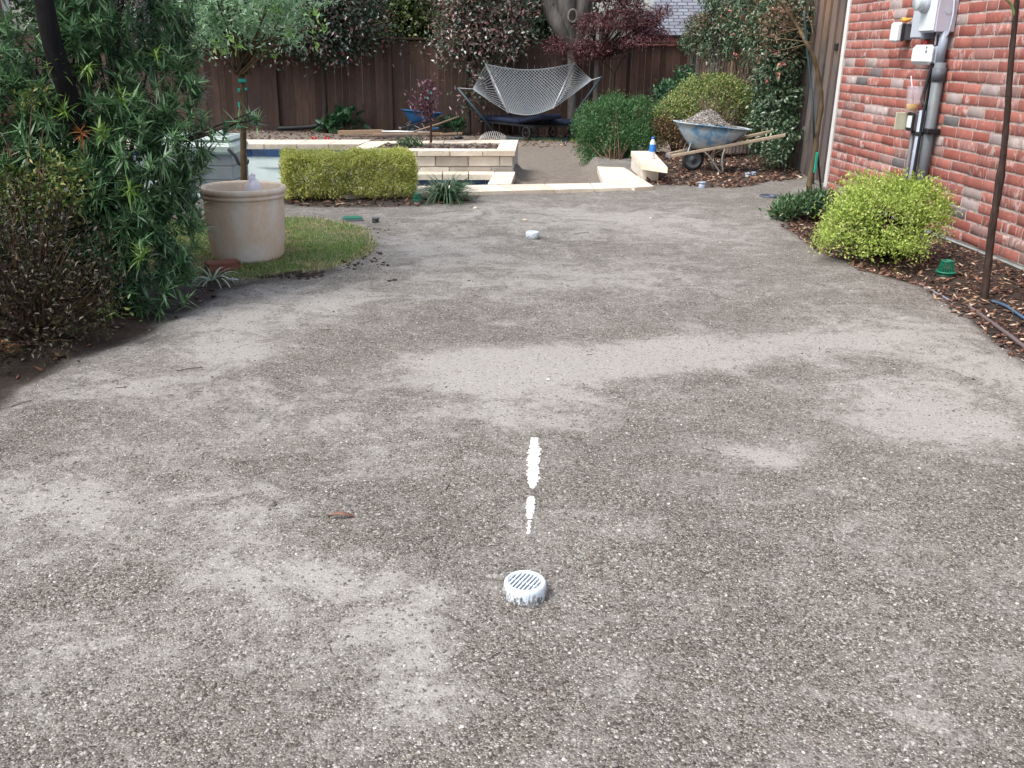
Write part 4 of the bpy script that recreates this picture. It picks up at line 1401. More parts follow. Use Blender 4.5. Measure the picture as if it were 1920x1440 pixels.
# the leaning young tree by the fence, staked
yt = empty("young_tree", (*gp(1518, 366)[:2], 0), "slender leaning young tree with a green tie in front of the side fence", "tree")
YY = float(gp(1518, 366)[1])
pts = [gp(1516, 368) - [0, 0, .05]] + [aty(px, py, YY + (0 if py > 60 else .2)) for px, py in [(1520, 330), (1528, 290), (1532, 250), (1540, 200), (1537, 160), (1528, 115), (1512, 80), (1498, 55), (1478, 25), (1460, 0), (1440, -40)]]
ptsS = smoothline(pts, 5)
MO("trunk", tube(ptsS, np.linspace(.03, .012, len(ptsS)) + .003 * np.sin(np.arange(len(ptsS)) * 1.7), 9), M_bark_yg, yt, True)
tips = [aty(px, py, YY + .3) for px, py in [(1420, 40), (1440, 70), (1400, 20), (1470, 90), (1455, 60), (1390, 60), (1480, 100), (1430, 100), (1500, 10)]]
MO("limb", join(*[branches(pts[8], tips[:5], .008, .002, .3, 4), branches(pts[7], tips[5:], .007, .002, .3, 4)]), M_bark_yg, yt, True)
M_tie = simple("green_tie_plastic", (.02, .3, .2), .45, .15, 8)
MO("tie", box(aty(1530, 305, YY - .04), (.028, .012, .2), bev=.004), M_tie, yt)
stake = empty("garden_stake", gp(1527, 368), "thin blue green metal stake beside the leaning young tree", "stake")
MO("post", tube(smoothline([gp(1527, 340) - [0, 0, .1], aty(1526, 250, YY - .03), aty(1520, 150, YY - .02), aty(1514, 95, YY), aty(1508, 20, YY)], 5), .011, 6), simple("blue_green_metal", (.02, .06, .065), .5, .2, 12), stake, True)
MO("brace", tube([gp(1540, 352) - [0, 0, .02], aty(1532, 285, YY - .03)], .012, 6), M_black, stake, True)

# slender trunk at the right edge
tt = empty("young_tree", gp(1848, 560), "slender dark trunk standing in the mulch in front of the brick wall", "tree")
YR = float(gp(1848, 560)[1])
pts = [gp(1847, 562) - [0, 0, .05]] + [aty(px, py, YR) for px, py in [(1852, 500), (1860, 430), (1868, 380), (1880, 300), (1888, 220), (1893, 150), (1898, 90), (1905, 20), (1912, -60), (1918, -160)]]
ptsS = smoothline(pts, 6)
rr = np.interp(np.linspace(0, 1, len(ptsS)), [0, .3, .36, .4, .6, 1], [.023, .021, .025, .018, .0165, .012]) * (1 + .06 * np.sin(np.arange(len(ptsS)) * 2.1))
MO("trunk", tube(ptsS, rr, 10), bark("wet_dark_bark", (.055, .038, .032), 45), tt, True)
MO("limb", tube(smoothline([aty(1902, 30, YR), aty(1896, 8, YR - .01), aty(1884, -4, YR - .02), aty(1860, -40, YR)], 5), np.linspace(.009, .005, 16), 7), simple("green_shoot", (.2, .24, .1), .6, .2, 20), tt, True)
cr, _ = bushleaves([(aty(1925, -330, YR) + [0, .3, .2], (.7, .7, .5))], 160, 8, .08, (.04, .07), (.02, .03))
MO("crown", cr, M_herb, tt)

# olive tree behind the pot
M_olive = leafmat("olive_leaf", [(0, (.13, .26, .14)), (.35, (.25, .44, .25)), (.7, (.38, .58, .36)), (.9, (.5, .66, .46)), (1, (.66, .74, .62))], .4, .4)
M_shoot = leafmat("olive_young_leaf", [(0, (.16, .32, .08)), (1, (.3, .48, .14))], .4, .35)
OY = 8.1
ot = empty("olive_tree", (*aty(457, 340, OY)[:2], 0), "small pale green tree with a slim stem standing behind the terracotta pot", "tree")
pts = [aty(458, 420, OY), aty(457, 325, OY), aty(456, 250, OY), aty(455, 180, OY), aty(454, 140, OY)]
MO("trunk", join(tube(pts, [.03, .029, .027, .025, .022], 9), tube(smoothline([pts[-1], aty(449, 115, OY), aty(446, 90, OY), aty(435, 50, OY)], 4), np.linspace(.018, .01, 13), 7), tube(smoothline([pts[-1], aty(462, 120, OY), aty(470, 95, OY), aty(490, 55, OY)], 4), np.linspace(.016, .009, 13), 7)), M_bark_yg, ot, True)
ob = [B(450, 20, OY, .34, 1, 1, .8), B(385, 45, OY, .22), B(420, 70, OY, .2, 1.3, 1, .6), B(500, 40, OY, .24, 1, 1, .8), B(540, 15, OY, .2), B(370, 5, OY, .26), B(560, 60, OY - .1, .1), B(470, -60, OY, .5), B(350, -70, OY, .3), B(560, -50, OY, .3)]
cr, P = bushleaves(ob, 950, 8, .05, (.04, .07), (.012, .02), up=.2, inner=.5, low=-.9)
MO("crown", cr, M_olive, ot)
tips = [aty(*q) for q in [(610, 50, OY - .2), (590, 75, OY - .1), (520, 100, OY), (575, 30, OY), (345, 90, OY), (400, 85, OY), (500, 90, OY), (540, 60, OY)]]
MO("limb", join(branches(pts[-1], P[rng.choice(len(P), 26, replace=False)], .009, .003, .25, 4), branches(aty(470, 95, OY), tips, .009, .004, .3, 4)), M_bark_yg, ot, True)
for t1 in tips + [aty(px, py, OY - .25) for px, py in [(420, 95), (405, 82), (435, 75), (370, 85), (445, 88), (540, 65), (520, 20), (595, 30)]]:
    tp = np.repeat(t1[None], 9, 0)
    MO("young_shoot", leaves4(tp + rng.normal(0, .018, tp.shape), nrm(rng.normal(size=tp.shape) + [0, 0, .2]), rng.uniform(.04, .075, len(tp)), rng.uniform(.018, .028, len(tp))), M_shoot, ot)
M_teal = simple("teal_tape", (.02, .35, .3), .5, .15, 10)
for i, (px, py, w_, h_) in enumerate([(454, 151, .062, .028), (448, 169, .02, .03), (461, 167, .02, .02), (448, 197, .016, .045), (450, 236, .02, .03)]):
    MO("tie", box(aty(px, py, OY - .035), (w_, .012, h_), bev=.003, rz=.2), M_teal, ot)

# strap leaved clump beside the hedge
M_strap = leafmat("strap_leaf", [(0, (.04, .09, .045)), (.6, (.09, .17, .09)), (.85, (.16, .25, .14)), (1, (.42, .46, .34))], .35, .2)


def strapclump(name, c, n, L, W, label, mat, spread=.05, up=(.5, 1.6), droop=(.5, 1.1)):
    root = empty(name, c, label, "plant")
    a = rng.uniform(0, 6.283, n)
    D = nrm(np.stack([np.cos(a), np.sin(a), rng.uniform(up[0], up[1], n)], 1))
    b = np.asarray(c) + np.stack([np.cos(a), np.sin(a), 0 * a], 1) * rng.uniform(0, spread, n)[:, None]
    MO("foliage", strips(b, D, rng.uniform(L[0], L[1], n), rng.uniform(W[0], W[1], n), rng.uniform(droop[0], droop[1], n), 6), mat, root)
    return root


strapclump("strap_leaf_plant", gp(838, 376), 330, (.4, .62), (.009, .015), "arching clump of striped strap leaves at the right end of the golden hedge", M_strap, .06, (.6, 2.6), (.45, .95))
M_pale = leafmat("pale_strap_leaf", [(0, (.25, .34, .22)), (.6, (.5, .56, .46)), (1, (.7, .73, .66))], .5, .25)
strapclump("spider_plant", gp(400, 532), 30, (.16, .28), (.009, .014), "small pale spider plant beside the brick under the yew pine", M_pale, .03, (.4, 1.3))

# young purple tree in the planter
PT = aty(808, 275, 11.4)
pt = empty("purple_tree", (PT[0], PT[1], PLZ - .04), "young purple leaved tree with a thin stem growing in the stone planter", "tree")
PYv = float(PT[1])
pts = [np.array([PT[0], PYv, PLZ - .1]), aty(808, 240, PYv), aty(807, 205, PYv), aty(806, 170, PYv), aty(810, 150, PYv)]
tips = [aty(px, py, PYv + rng.uniform(-.1, .1)) for px, py in [(757, 168), (765, 185), (775, 178), (783, 160), (795, 155), (806, 148), (815, 148), (790, 185), (778, 200), (800, 170), (816, 165), (812, 180), (795, 205), (770, 195)]]
MO("trunk", tube(pts, [.017, .015, .012, .009, .005], 7), bark("purple_bark", (.09, .05, .045), 30), pt, True)
MO("limb", branches(pts[1] + [0, 0, .12], tips, .006, .002, .2, 4), bark("purple_twig", (.08, .045, .045), 30), pt, True)
lb = []
for tpp in tips:
    for t in np.linspace(.25, 1, 10):
        lb.append(pts[1] + [0, 0, .12] + (tpp - pts[1] - [0, 0, .12]) * t + rng.normal(0, .022, 3))
for k in range(110):
    lb.append(aty(803 + rng.normal(0, 10), rng.uniform(150, 222), PYv + rng.normal(0, .06)))
lb = np.array(lb)
MO("crown", leaves4(lb, nrm(rng.normal(size=lb.shape)), rng.uniform(.045, .075, len(lb)), rng.uniform(.025, .042, len(lb))), leafmat("purple_leaf", [(0, (.06, .022, .036)), (.6, (.12, .05, .072)), (.9, (.22, .12, .15)), (1, (.36, .25, .28))], .4, .2), pt)
MO("tag", box(aty(808, 174, PYv - .08), (.02, .004, .025)), M_teal, pt)
MO("tag", box(aty(802, 184, PYv - .08), (.02, .004, .025)), M_teal, pt)
pg = empty("herb_clump", (*aty(768, 275, 10.9)[:2], PLZ - .03), "small fine leaved green herb clump left of the stem in the planter", "plant")
cr, P = bushleaves([(aty(768, 274, 10.9), (.14, .1, .06))], 90, 6, .02, (.03, .05), (.008, .012), up=.8)
MO("foliage", cr, M_herb, pg)

# planting along the far fence
M_hosta = leafmat("broad_leaf", [(0, (.02, .065, .03)), (1, (.06, .14, .06))], .35, .2)
ho = empty("leafy_plant", (*aty(640, 250, 19.2)[:2], -.3), "low broad leaved green plant at the foot of the back fence", "plant")
cr, P = bushleaves([B(635, 236, 19.2, .2, 1.3, 1, .8), B(655, 230, 19.3, .16)], 34, 4, .06, (.16, .28), (.09, .15), up=.5)
MO("foliage", cr, M_hosta, ho)
fe = empty("fern", (*aty(850, 246, 19.3)[:2], -.3), "dark green fern beside the blue wheelbarrow", "fern")
cr, P = bushleaves([B(850, 238, 19.3, .14, 1.6, 1, .9)], 120, 6, .05, (.05, .12), (.02, .03), up=.6)
MO("foliage", cr, M_hosta, fe)


def bigtree(name, label, base, trunk_px, Y, r0, r1, blobs, n, per, L, W, mat, bmat, cat="tree", nb=24, spread=.14, up=.1, cname="crown"):
    root = empty(name, (*aty(base[0], base[1], Y)[:2], -.3), label, cat)
    pts = smoothline([np.append(aty(base[0], base[1], Y)[:2], -.4)] + [aty(px, py, Y) for px, py in trunk_px], 5)
    cr, P = bushleaves(blobs, n, per, spread, L, W, up=up, inner=.55, low=-.9)
    MO("trunk", tube(pts, np.linspace(r0, r1, len(pts)), 10), bmat, root, True)
    MO("limb", branches(pts[-1], P[rng.choice(len(P), nb, replace=False)], r1 * .6, .008, .25, 5), bmat, root, True)
    MO(cname, cr, mat, root)
    return root


M_phot = leafmat("photinia_leaf", [(0, (.015, .036, .024)), (.45, (.035, .07, .042)), (.68, (.07, .11, .07)), (.78, (.11, .04, .045)), (.88, (.24, .06, .07)), (.94, (.3, .32, .29)), (1, (.6, .62, .58))], .3, .15, .55)  # whitish end of the ramp paints glints of light into the leaf colour
M_phot2 = leafmat("photinia_red_leaf", [(0, (.04, .055, .038)), (.4, (.09, .13, .08)), (.6, (.17, .09, .075)), (.8, (.28, .12, .11)), (.9, (.4, .36, .32)), (1, (.64, .66, .62))], .35, .2, .5)  # palest stops are white highlights put into the leaf colour
bigtree("photinia_tree", "dark photinia with crimson tips hanging over the fence left of centre", (610, 246), [(608, 160), (600, 90)], 19.2, .06, .04,
        [B(600, 60, 19.2, .75, 1.1, .8, .7), B(670, 40, 19.3, .55, 1.1, .8, .8), B(640, 90, 19.1, .4, 1.3, .6, .6), B(560, 20, 19.2, .8), B(640, -20, 19.4, .9), B(520, 70, 19.3, .5), B(690, 75, 19.2, .22), B(745, 75, 19.3, .12), B(740, -60, 19.6, .5), B(430, 40, 19.5, .8), B(320, 20, 19.5, .9), B(480, -60, 19.5, .9)], 3000, 8, (.07, .12), (.034, .055), M_phot, M_bark_dk)
bigtree("photinia_tree", "red tipped photinia hanging over the fence just left of the hammock", (880, 246), [(878, 150), (885, 80)], 19.2, .05, .035,
        [B(880, 45, 19.2, .6, 1.1, .8, .9), B(930, 55, 19.1, .5), B(850, 90, 19.1, .32, 1.1, .7, .7), B(940, 90, 19.1, .28), B(890, 110, 19.1, .24), B(870, 0, 19.3, .6), B(950, 0, 19.3, .6), B(910, 130, 19.1, .12, .6, .6, 1.6), B(895, 175, 19.1, .16, .9, .6, 1.6), B(870, 185, 19.1, .1), B(900, -80, 19.4, .9), B(825, 85, 19.1, .14)], 1500, 8, (.07, .115), (.034, .052), M_phot2, M_bark_dk)
M_pale2 = leafmat("pale_tree_leaf", [(0, (.05, .09, .025)), (.5, (.11, .16, .045)), (.85, (.24, .28, .1)), (1, (.62, .66, .5))], .4, .3)
bigtree("pale_tree", "yellowish green tree behind the fence above the purple sapling", (745, 200), [(745, 120), (742, 60)], 22.5, .08, .05,
        [B(700, 40, 22.0, .45), B(765, 35, 22.5, .7, 1, 1, 1), B(770, -20, 22.5, .7), B(800, 40, 22.5, .4), B(720, 0, 22.3, .5), B(780, 80, 22.6, .4)], 1500, 8, (.08, .13), (.045, .07), M_pale2, M_bark_dk)
M_bgd = leafmat("far_tree_leaf", [(0, (.015, .035, .018)), (.6, (.035, .065, .03)), (1, (.08, .11, .05))], .4, .2)
for i, (px, Y, lab, rr_) in enumerate([(200, 24, "dense dark evergreen tree behind the fence at far left", 2.0), (470, 25, "dense dark evergreen tree behind the fence above the pale olive tree", 1.9), (980, 25, "dense dark evergreen tree behind the photinia and the grey trunk", 1.7)]):
    c = aty(px, 20, Y)
    bigtree("evergreen_tree", lab, (px, 200), [(px, 120), (px, 40)], Y, .12, .07, [(c + [0, 0, .1], (rr_, 1.2, 1.2)), (c + [-rr_ * .6, .3, .9], (rr_ * .7, 1.1, 1.1)), (c + [rr_ * .6, .3, 1.0], (rr_ * .6, 1.1, 1.1))], 1500, 8, (.13, .22), (.07, .1), M_bgd, M_bark_dk, spread=.22)

# big grey trunk with the healed knot
bt = empty("shade_tree", (*aty(1075, 246, 19.3)[:2], -.3), "big grey forked tree trunk with a round healed knot behind the hammock", "tree")
BY = 19.35
tk = smoothline([aty(1074, 252, BY), aty(1073, 200, BY), aty(1073, 150, BY), aty(1073, 110, BY), aty(1072, 80, BY), aty(1066, 50, BY), aty(1062, 15, BY), aty(1062, -40, BY), aty(1055, -120, BY)], 5)
tr_ = np.interp(np.linspace(0, 1, len(tk)), [0, .12, .4, .52, .65, .8, 1], [.13, .095, .1, .13, .19, .21, .2])
t2 = smoothline([aty(1073, 95, BY), aty(1085, 55, BY + .05), aty(1094, 10, BY), aty(1105, -60, BY)], 5)
t3 = smoothline([aty(1068, 85, BY), aty(1048, 50, BY - .1), aty(1034, 15, BY), aty(1022, -60, BY)], 5)
MO("trunk", tube(tk, tr_, 16), M_bark_gr, bt, True)
MO("limb", tube(t2, np.linspace(.13, .19, len(t2)), 12), M_bark_gr, bt, True)
MO("limb", tube(t3, np.linspace(.12, .2, len(t3)), 12), M_bark_gr, bt, True)
kc = aty(1074, 30, BY - .23)
aa = np.linspace(0, 2 * np.pi, 25)
kp = np.stack([kc[0] + .085 * np.cos(aa), np.full(25, kc[1]), kc[2] + .115 * np.sin(aa)], 1)
MO("knot", join(tube(kp, .024, 8, False), lathe([(.075, 0), (.0, .01)], (0, 0, 0), 20, M=np.array([[1, 0, 0], [0, 0, -1], [0, 1.3, 0]]))) if False else tube(kp, .024, 8, False), bark("pale_knot_bark", (.17, .15, .14), 14), bt, True)
cr, P = bushleaves([(aty(1060, -230, BY) + [0, 0, .3], (2.4, 1.6, .8)), (aty(1200, -260, BY) + [0, .5, .3], (1.6, 1.4, .7))], 420, 8, .2, (.1, .16), (.05, .07))
MO("crown", cr, M_bgd, bt)
MO("branch", branches(tk[-1], P[rng.choice(len(P), 24, replace=False)], .1, .012, .2, 5), M_bark_gr, bt, True)

# japanese maple
M_maple = leafmat("maple_leaf", [(0, (.045, .018, .022)), (.4, (.1, .036, .043)), (.75, (.165, .062, .068)), (1, (.27, .12, .125))], .45, .3)
jm = empty("japanese_maple", (*aty(1117, 246, 18.7)[:2], -.3), "spreading purple red japanese maple in front of the back fence corner", "tree")
MY = 18.7
pts = smoothline([np.append(aty(1116, 250, MY)[:2], -.4), aty(1116, 200, MY), aty(1118, 150, MY), aty(1120, 110, MY), aty(1128, 70, MY), aty(1140, 20, MY)], 5)
MO("trunk", tube(pts, np.linspace(.062, .04, len(pts)), 10), M_bark_gr, jm, True)
st2 = smoothline([np.append(aty(1152, 245, MY)[:2], -.4), aty(1152, 170, MY), aty(1153, 140, MY), aty(1162, 120, MY), aty(1176, 100, MY)], 5)
MO("trunk", join(tube(st2, np.linspace(.02, .012, len(st2)), 7), tube(smoothline([aty(1153, 140, MY), aty(1140, 125, MY), aty(1128, 112, MY)], 4), .011, 6)), M_bark_dk, jm, True)
mb = []
for px, py, r, sx, sz in [(1040, 85, .16, 1.4, .8), (1075, 92, .2, 1.5, .7), (1110, 90, .2, 1.6, .7), (1150, 85, .2, 1.6, .6), (1190, 78, .22, 1.6, .5), (1230, 68, .2, 1.6, .4), (1090, 108, .12, 1.5, .6), (1135, 100, .14, 1.5, .6),
                          (1120, 45, .28, 1.6, .6), (1165, 35, .32, 1.5, .7), (1200, 45, .28, 1.4, .6), (1180, 10, .3, 1.2, .7), (1225, 30, .18, 1.4, .8), (1245, 20, .12, 1.5, .7), (1150, -20, .4, 1.3, .7), (1210, 60, .2, 1.6, .5), (1100, 60, .1, 1.6, .6)]:
    mb.append(B(px, py, MY + rng.uniform(-.3, .3), r, sx, 1.2, sz))
cr, P = bushleaves(mb, 2100, 7, .05, (.04, .075), (.014, .024), up=-.1, inner=.45, low=-1)
MO("crown", cr, M_maple, jm)
MO("limb", branches(aty(1120, 110, MY), P[rng.choice(len(P), 46, replace=False)], .02, .005, .2, 5), M_bark_dk, jm, True)

# ------------------------------------------------------------------ terracotta pot
pc = gp(466, 480)
pz = float(pc[2]) - .01
rb_ = float(np.linalg.norm((at(530, 480, pz) - at(401, 480, pz))) / 2)
zr = float(aty(457, 348, pc[1])[2])
rt = float(np.linalg.norm(aty(536, 348, pc[1]) - aty(378, 348, pc[1])) / 2)
hp = zr - pz
pot = empty("terracotta_pot", (pc[0], pc[1], pz), "large pale terracotta pot with a rounded rim standing on the grass island", "pot")
mt, nt, bs = new_mat("pale_terracotta")
v = coord(nt, (1, 1, .7))
n1 = noise(nt, 3.2, 5, .6, v, .6)
n2 = noise(nt, 45, 5, .6, v)
c = ramp(nt, [(.3, (.64, .49, .36)), (.47, (.69, .57, .44)), (.58, (.7, .64, .55)), (.68, (.75, .73, .68))], n1.outputs[0])
c = mixc(nt, .25, c, n2.outputs[0], 'OVERLAY')
nt.links.new(c, bs.inputs["Base Color"])
bs.inputs["Roughness"].default_value = .8
bumpnode(nt, bs, n2.outputs[0], .2, .003)
prof = [(0, 0), (rb_ - .012, 0), (rb_, .012)]
for t in np.linspace(.06, .82, 12):
    prof.append((rb_ + (rt - .02 - rb_) * t ** .8 + .008 * math.sin(math.pi * t), hp * t))
prof += [(rt - .016, hp * .84), (rt - .022, hp * .845), (rt - .022, hp * .855), (rt - .008, hp * .86), (rt - .006, hp * .9), (rt - .013, hp * .908), (rt - .013, hp * .916), (rt - .001, hp * .922),
         (rt + .002, hp * .96), (rt - .002, hp * .99), (rt - .012, hp), (rt - .03, hp * .995), (rt - .038, hp * .97), (rt - .045, hp * .6), (rt - .05, hp * .45), (0, hp * .44)]
MO("body", lathe(prof, (pc[0], pc[1], pz), 56), mt, pot, True)
MO("soil", lathe([(rt - .046, hp * .52), (rt * .5, hp * .54), (0, hp * .53)], (pc[0], pc[1], pz), 30), M_soil, pot)
bagc = aty(474, 342, pc[1] + .1)
bV, bF = lathe([(0, -.12), (.05, -.12), (.056, -.06), (.05, -.015), (.032, .012), (.024, .025), (.022, .04), (0, .05)], bagc, 14)
bV = bV + rng.normal(0, .004, bV.shape)
tag(MO("white_bag", (bV, bF), simple("white_plastic", (.78, .76, .84), .35, .05, 9), None, True), "crumpled white plastic bag standing inside the terracotta pot", "bag")
bk = gp(417, 508)
brk = MO("loose_brick", box(bk + [0, .02, .028], (.2, .095, .058), rz=.55, bev=.006), simple("brown_brick", (.2, .085, .06), .9, .3, 20, .5), None)
tag(brk, "single brown red brick lying on the grass against the terracotta pot", "brick")
lt = gp(436, 537)
tag(MO("plastic_scrap", scatter(ICO_V, ICO_F, np.array([lt + [0, 0, .012], lt + [.02, .01, .01]]), np.array([[.022, .012, .014], [.018, .012, .008]]), .4, .5), simple("clear_scrap", (.5, .54, .58), .3, .2, 20), None), "small scrap of pale plastic beside the spider plant", "scrap")
cl = gp(8, 655)
cp_ = MO("clay_edging", tube(smoothline([cl + [-.16, .0, -.01], cl + [-.06, .0, .012], cl + [.02, -.0, .01], cl + [.07, -.01, -.012]], 5), np.array([.03] * 11 + [.03, .03, .029, .024, .012]), 12), simple("orange_clay", (.42, .17, .06), .8, .25, 14, .3), None, True)
tag(cp_, "orange clay edging piece half buried under the azalea at the left edge", "edging")

# lidded tank behind the pot, with a black hose
TK = 9.3
ta, tbb = aty(330, 262, TK), aty(430, 262, TK)
ztop = float(aty(400, 280, TK)[2])
tank = empty("lidded_tank", ((ta[0] + tbb[0]) / 2, TK + .3, 0), "grey panelled tank with a pale domed lid and black hose behind the terracotta pot", "tank")
cx, w = (ta[0] + tbb[0]) / 2 - .12, tbb[0] - ta[0] + .24
MO("body", join(*[box((cx, TK + .3, -.1 + .14 * k + .07), (w, .55, .136), bev=.006) for k in range(5) if -.1 + .14 * k < ztop - .05]), simple("grey_panel", (.2, .225, .24), .6, .12, 5), tank)
zl = float(aty(400, 262, TK)[2])
M_lid = simple("pale_green_lid", (.42, .5, .47), .4, .06, 5)
ld = MO("lid", join(box((cx, TK + .3, ztop - .0), (w + .05, .6, .12), bev=.035), box((cx, TK + .3, ztop + .085), (w - .02, .5, .06), bev=.028)), M_lid, tank, False)
MO("cap", lathe([(.085, 0), (.09, .02), (.08, .05), (0, .058)], (aty(397, 262, TK)[0], TK + .28, ztop + .115), 24), M_lid, tank, True)
MO("hose", tube(smoothline([aty(428, 280, TK - .03), aty(441, 293, TK - .05), aty(446, 303, TK - .06), aty(452, 309, TK - .06), aty(463, 306, TK - .05), aty(464, 300, TK - .02)], 6), .016, 8), M_black, tank, True)

# ------------------------------------------------------------------ drain fittings
M_pvc = simple("white_pvc", (.6, .67, .74), .35, .05, 8, dirt=(.54, .6, .66))


def pvc_muddy():
    m, nt, bs = new_mat("muddy_pvc")
    g = nt.nodes.new("ShaderNodeTexCoord")
    sp = nt.nodes.new("ShaderNodeSeparateXYZ")
    nt.links.new(g.outputs["Object"], sp.inputs[0])
    n = noise(nt, 150, 7, .8, coord(nt, (1, 1, .45)))
    a = nt.nodes.new("ShaderNodeMath")
    a.operation = 'MULTIPLY_ADD'
    nt.links.new(sp.outputs[2], a.inputs[0])
    a.inputs[1].default_value = -4.5
    nt.links.new(n.outputs[0], a.inputs[2])
    f = ramp(nt, [(.4, (0, 0, 0)), (.46, (.95, .95, .95))], a.outputs[0])
    c = mixc(nt, f, (.58, .65, .72), (.09, .07, .052))
    nt.links.new(c, bs.inputs["Base Color"])
    bs.inputs["Roughness"].default_value = .45
    return m


M_mud = pvc_muddy()
M_hole = simple("drain_dark", (.02, .025, .035), .9, .2, 10)


def floor_drain(c, r, h, label, ang, slots=True, tilt=0.0):
    root = empty("drain_grate", c, label, "drain grate", "white drain grates standing on the gravel")
    c = np.asarray(c, float)
    MO("collar", lathe([(r, -.03), (r, h - .012), (r - .002, h - .004), (r - .006, h), (r - .012, h), (r - .012, h - .006), (r - .014, h - .03), (r - .014, -.03)], c, 40), M_mud, root, True)
    z = c[2] + h - .006
    ca, sa = math.cos(ang), math.sin(ang)
    bars = []
    k = 8
    pitch = 2 * (r - .014) / k
    for i in range(k + 1):
        o = -(r - .014) + i * pitch
        hl = math.sqrt(max((r - .012) ** 2 - o * o, 0))
        if hl < .006: continue
        wbar = pitch * .42
        bars.append(box((c[0] + o * ca, c[1] + o * sa, z), (wbar, 2 * hl, .006), rz=ang))
    bars.append(box((c[0], c[1], z - .003), (2 * (r - .014), .004, .004), rz=ang))
    # rim plate of the grate
    n = 40
    a = np.linspace(0, 2 * np.pi, n, endpoint=False)
    ro, ri = r - .011, r - .0145
    V = np.array([(c[0] + q * math.cos(t), c[1] + q * math.sin(t), zz) for zz in (z - .004, z + .0035) for q in (ri, ro) for t in a])
    Fc = []
    for j in range(n):
        k2 = (j + 1) % n
        Fc += [(2 * n + j, 3 * n + j, 3 * n + k2, 2 * n + k2), (j, 2 * n + j, 2 * n + k2, k2), (n + j, n + k2, 3 * n + k2, 3 * n + j)]
    MO("grate", join((V, Fc), *bars), M_pvc, root)
    MO("pipe_floor", lathe([(r - .014, h - .05), (0, h - .052)], c, 30), M_hole, root)
    return root


g1 = gp(984, 1116)
floor_drain(g1, .055, .044, "white round drain grate with slots, nearest on the gravel, mud on its side", R_(-28))
g2 = gp(998, 447)
floor_drain(g2, .05, .052, "white round drain cap standing far up the gravel drive", .3)

M_green = simple("drain_green", (.012, .14, .085), .45, .15, 10)


def atrium(c, s, label, base=None):
    """beehive grate: flange, ribs, top ring"""
    root = empty("atrium_drain", c, label, "drain grate", "green beehive drain grates")
    c = np.asarray(c, float)
    zc = .0
    if base:
        MO("riser", tube([c - [0, 0, .05], c + [0, 0, .045 * s]], .05 * s, 22), base, root, True)
        zc = .045 * s
    else:
        MO("skirt", lathe([(.062 * s, -.03), (.064 * s, .028 * s), (.06 * s, .03 * s), (.058 * s, -.03)], c, 30), M_green, root, True)
        zc = .028 * s
    MO("flange", lathe([(.05 * s, zc), (.078 * s, zc), (.082 * s, zc + .006 * s), (.078 * s, zc + .012 * s), (.056 * s, zc + .012 * s)], c, 34), M_green, root, True)
    nr_ = 20
    ribs = []
    for k in range(nr_):
        t = 2 * math.pi * k / nr_
        dx, dy = math.cos(t), math.sin(t)
        ribs.append(beam(c + [dx * .06 * s, dy * .06 * s, zc + .008 * s], c + [dx * .046 * s, dy * .046 * s, zc + .088 * s], .0075 * s, .007 * s))
    MO("ribs", join(*ribs), M_green, root)
    MO("top_ring", lathe([(.034 * s, zc + .084 * s), (.05 * s, zc + .084 * s), (.051 * s, zc + .094 * s), (.046 * s, zc + .098 * s), (.034 * s, zc + .095 * s), (.034 * s, zc + .084 * s)], c, 30), M_green, root, True)
    MO("top_cross", join(beam(c + [-.036 * s, 0, zc + .09 * s], c + [.036 * s, 0, zc + .09 * s], .007 * s, .006 * s), beam(c + [0, -.036 * s, zc + .0905 * s], c + [0, .036 * s, zc + .0905 * s], .007 * s, .006 * s)), M_green, root)
    return root


atrium(gp(1772, 517), .83, "green slotted beehive drain grate in the mulch beside the brick wall")
atrium(gp(783, 381), .62, "small green drain grate on a pale riser between hedge and strap leaved clump", simple("beige_riser", (.45, .43, .38), .6, .1, 10))
q = gp(661, 413)
vb_ = empty("valve_box_lid", q, "flat green valve box lid in the gravel behind the grass island", "box lid")
MO("lid", box(q + [0, 0, .018], (.15, .1, .022), rz=.25, bev=.005), M_green, vb_)
MO("collar", box(q + [0, 0, .0], (.17, .12, .03), rz=.25, bev=.004), M_dkgrey, vb_)


def pipe_cap(px, py, r, h, label, mat):
    p = gp(px, py)
    root = empty("pipe_cap", p, label, "pipe cap", "small capped pipes poking out of the ground")
    MO("pipe", tube([p - [0, 0, .04], p + [0, 0, h]], r * .9, 18), mat, root, True)
    MO("rim", lathe([(r * .9, h - .006), (r, h - .004), (r, h + .008), (r * .9, h + .012), (r * .7, h + .012), (r * .7, h - .002), (0, h - .002)], p, 20), M_dkgrey if mat is M_black else M_pipe2, root, True)


pipe_cap(704, 417, .03, .03, "short black capped pipe just behind the tip of the grass island", M_black)
pipe_cap(1316, 352, .04, .05, "grey capped pipe at the front edge of the mulch below the wheelbarrow", M_pipe2)
pipe_cap(1402, 331, .035, .03, "pale grey capped pipe in the mulch right of the wheelbarrow legs", M_pipe2)
pipe_cap(1413, 329, .03, .03, "small pale pipe end touching the capped pipe right of the wheelbarrow", M_pipe2)
q = gp(1443, 369)
rg = empty("drain_ring", q, "dark flat drain ring lying open in the gravel near the low green plant", "drain ring")
MO("ring", lathe([(.055, -.01), (.1, -.01), (.105, .008), (.095, .018), (.06, .016), (.055, -.01)], q, 30), simple("slate_plastic", (.06, .075, .1), .4, .2, 10), rg, True)
MO("opening", lathe([(.058, .002), (0, .0)], q, 24), M_hole, rg)

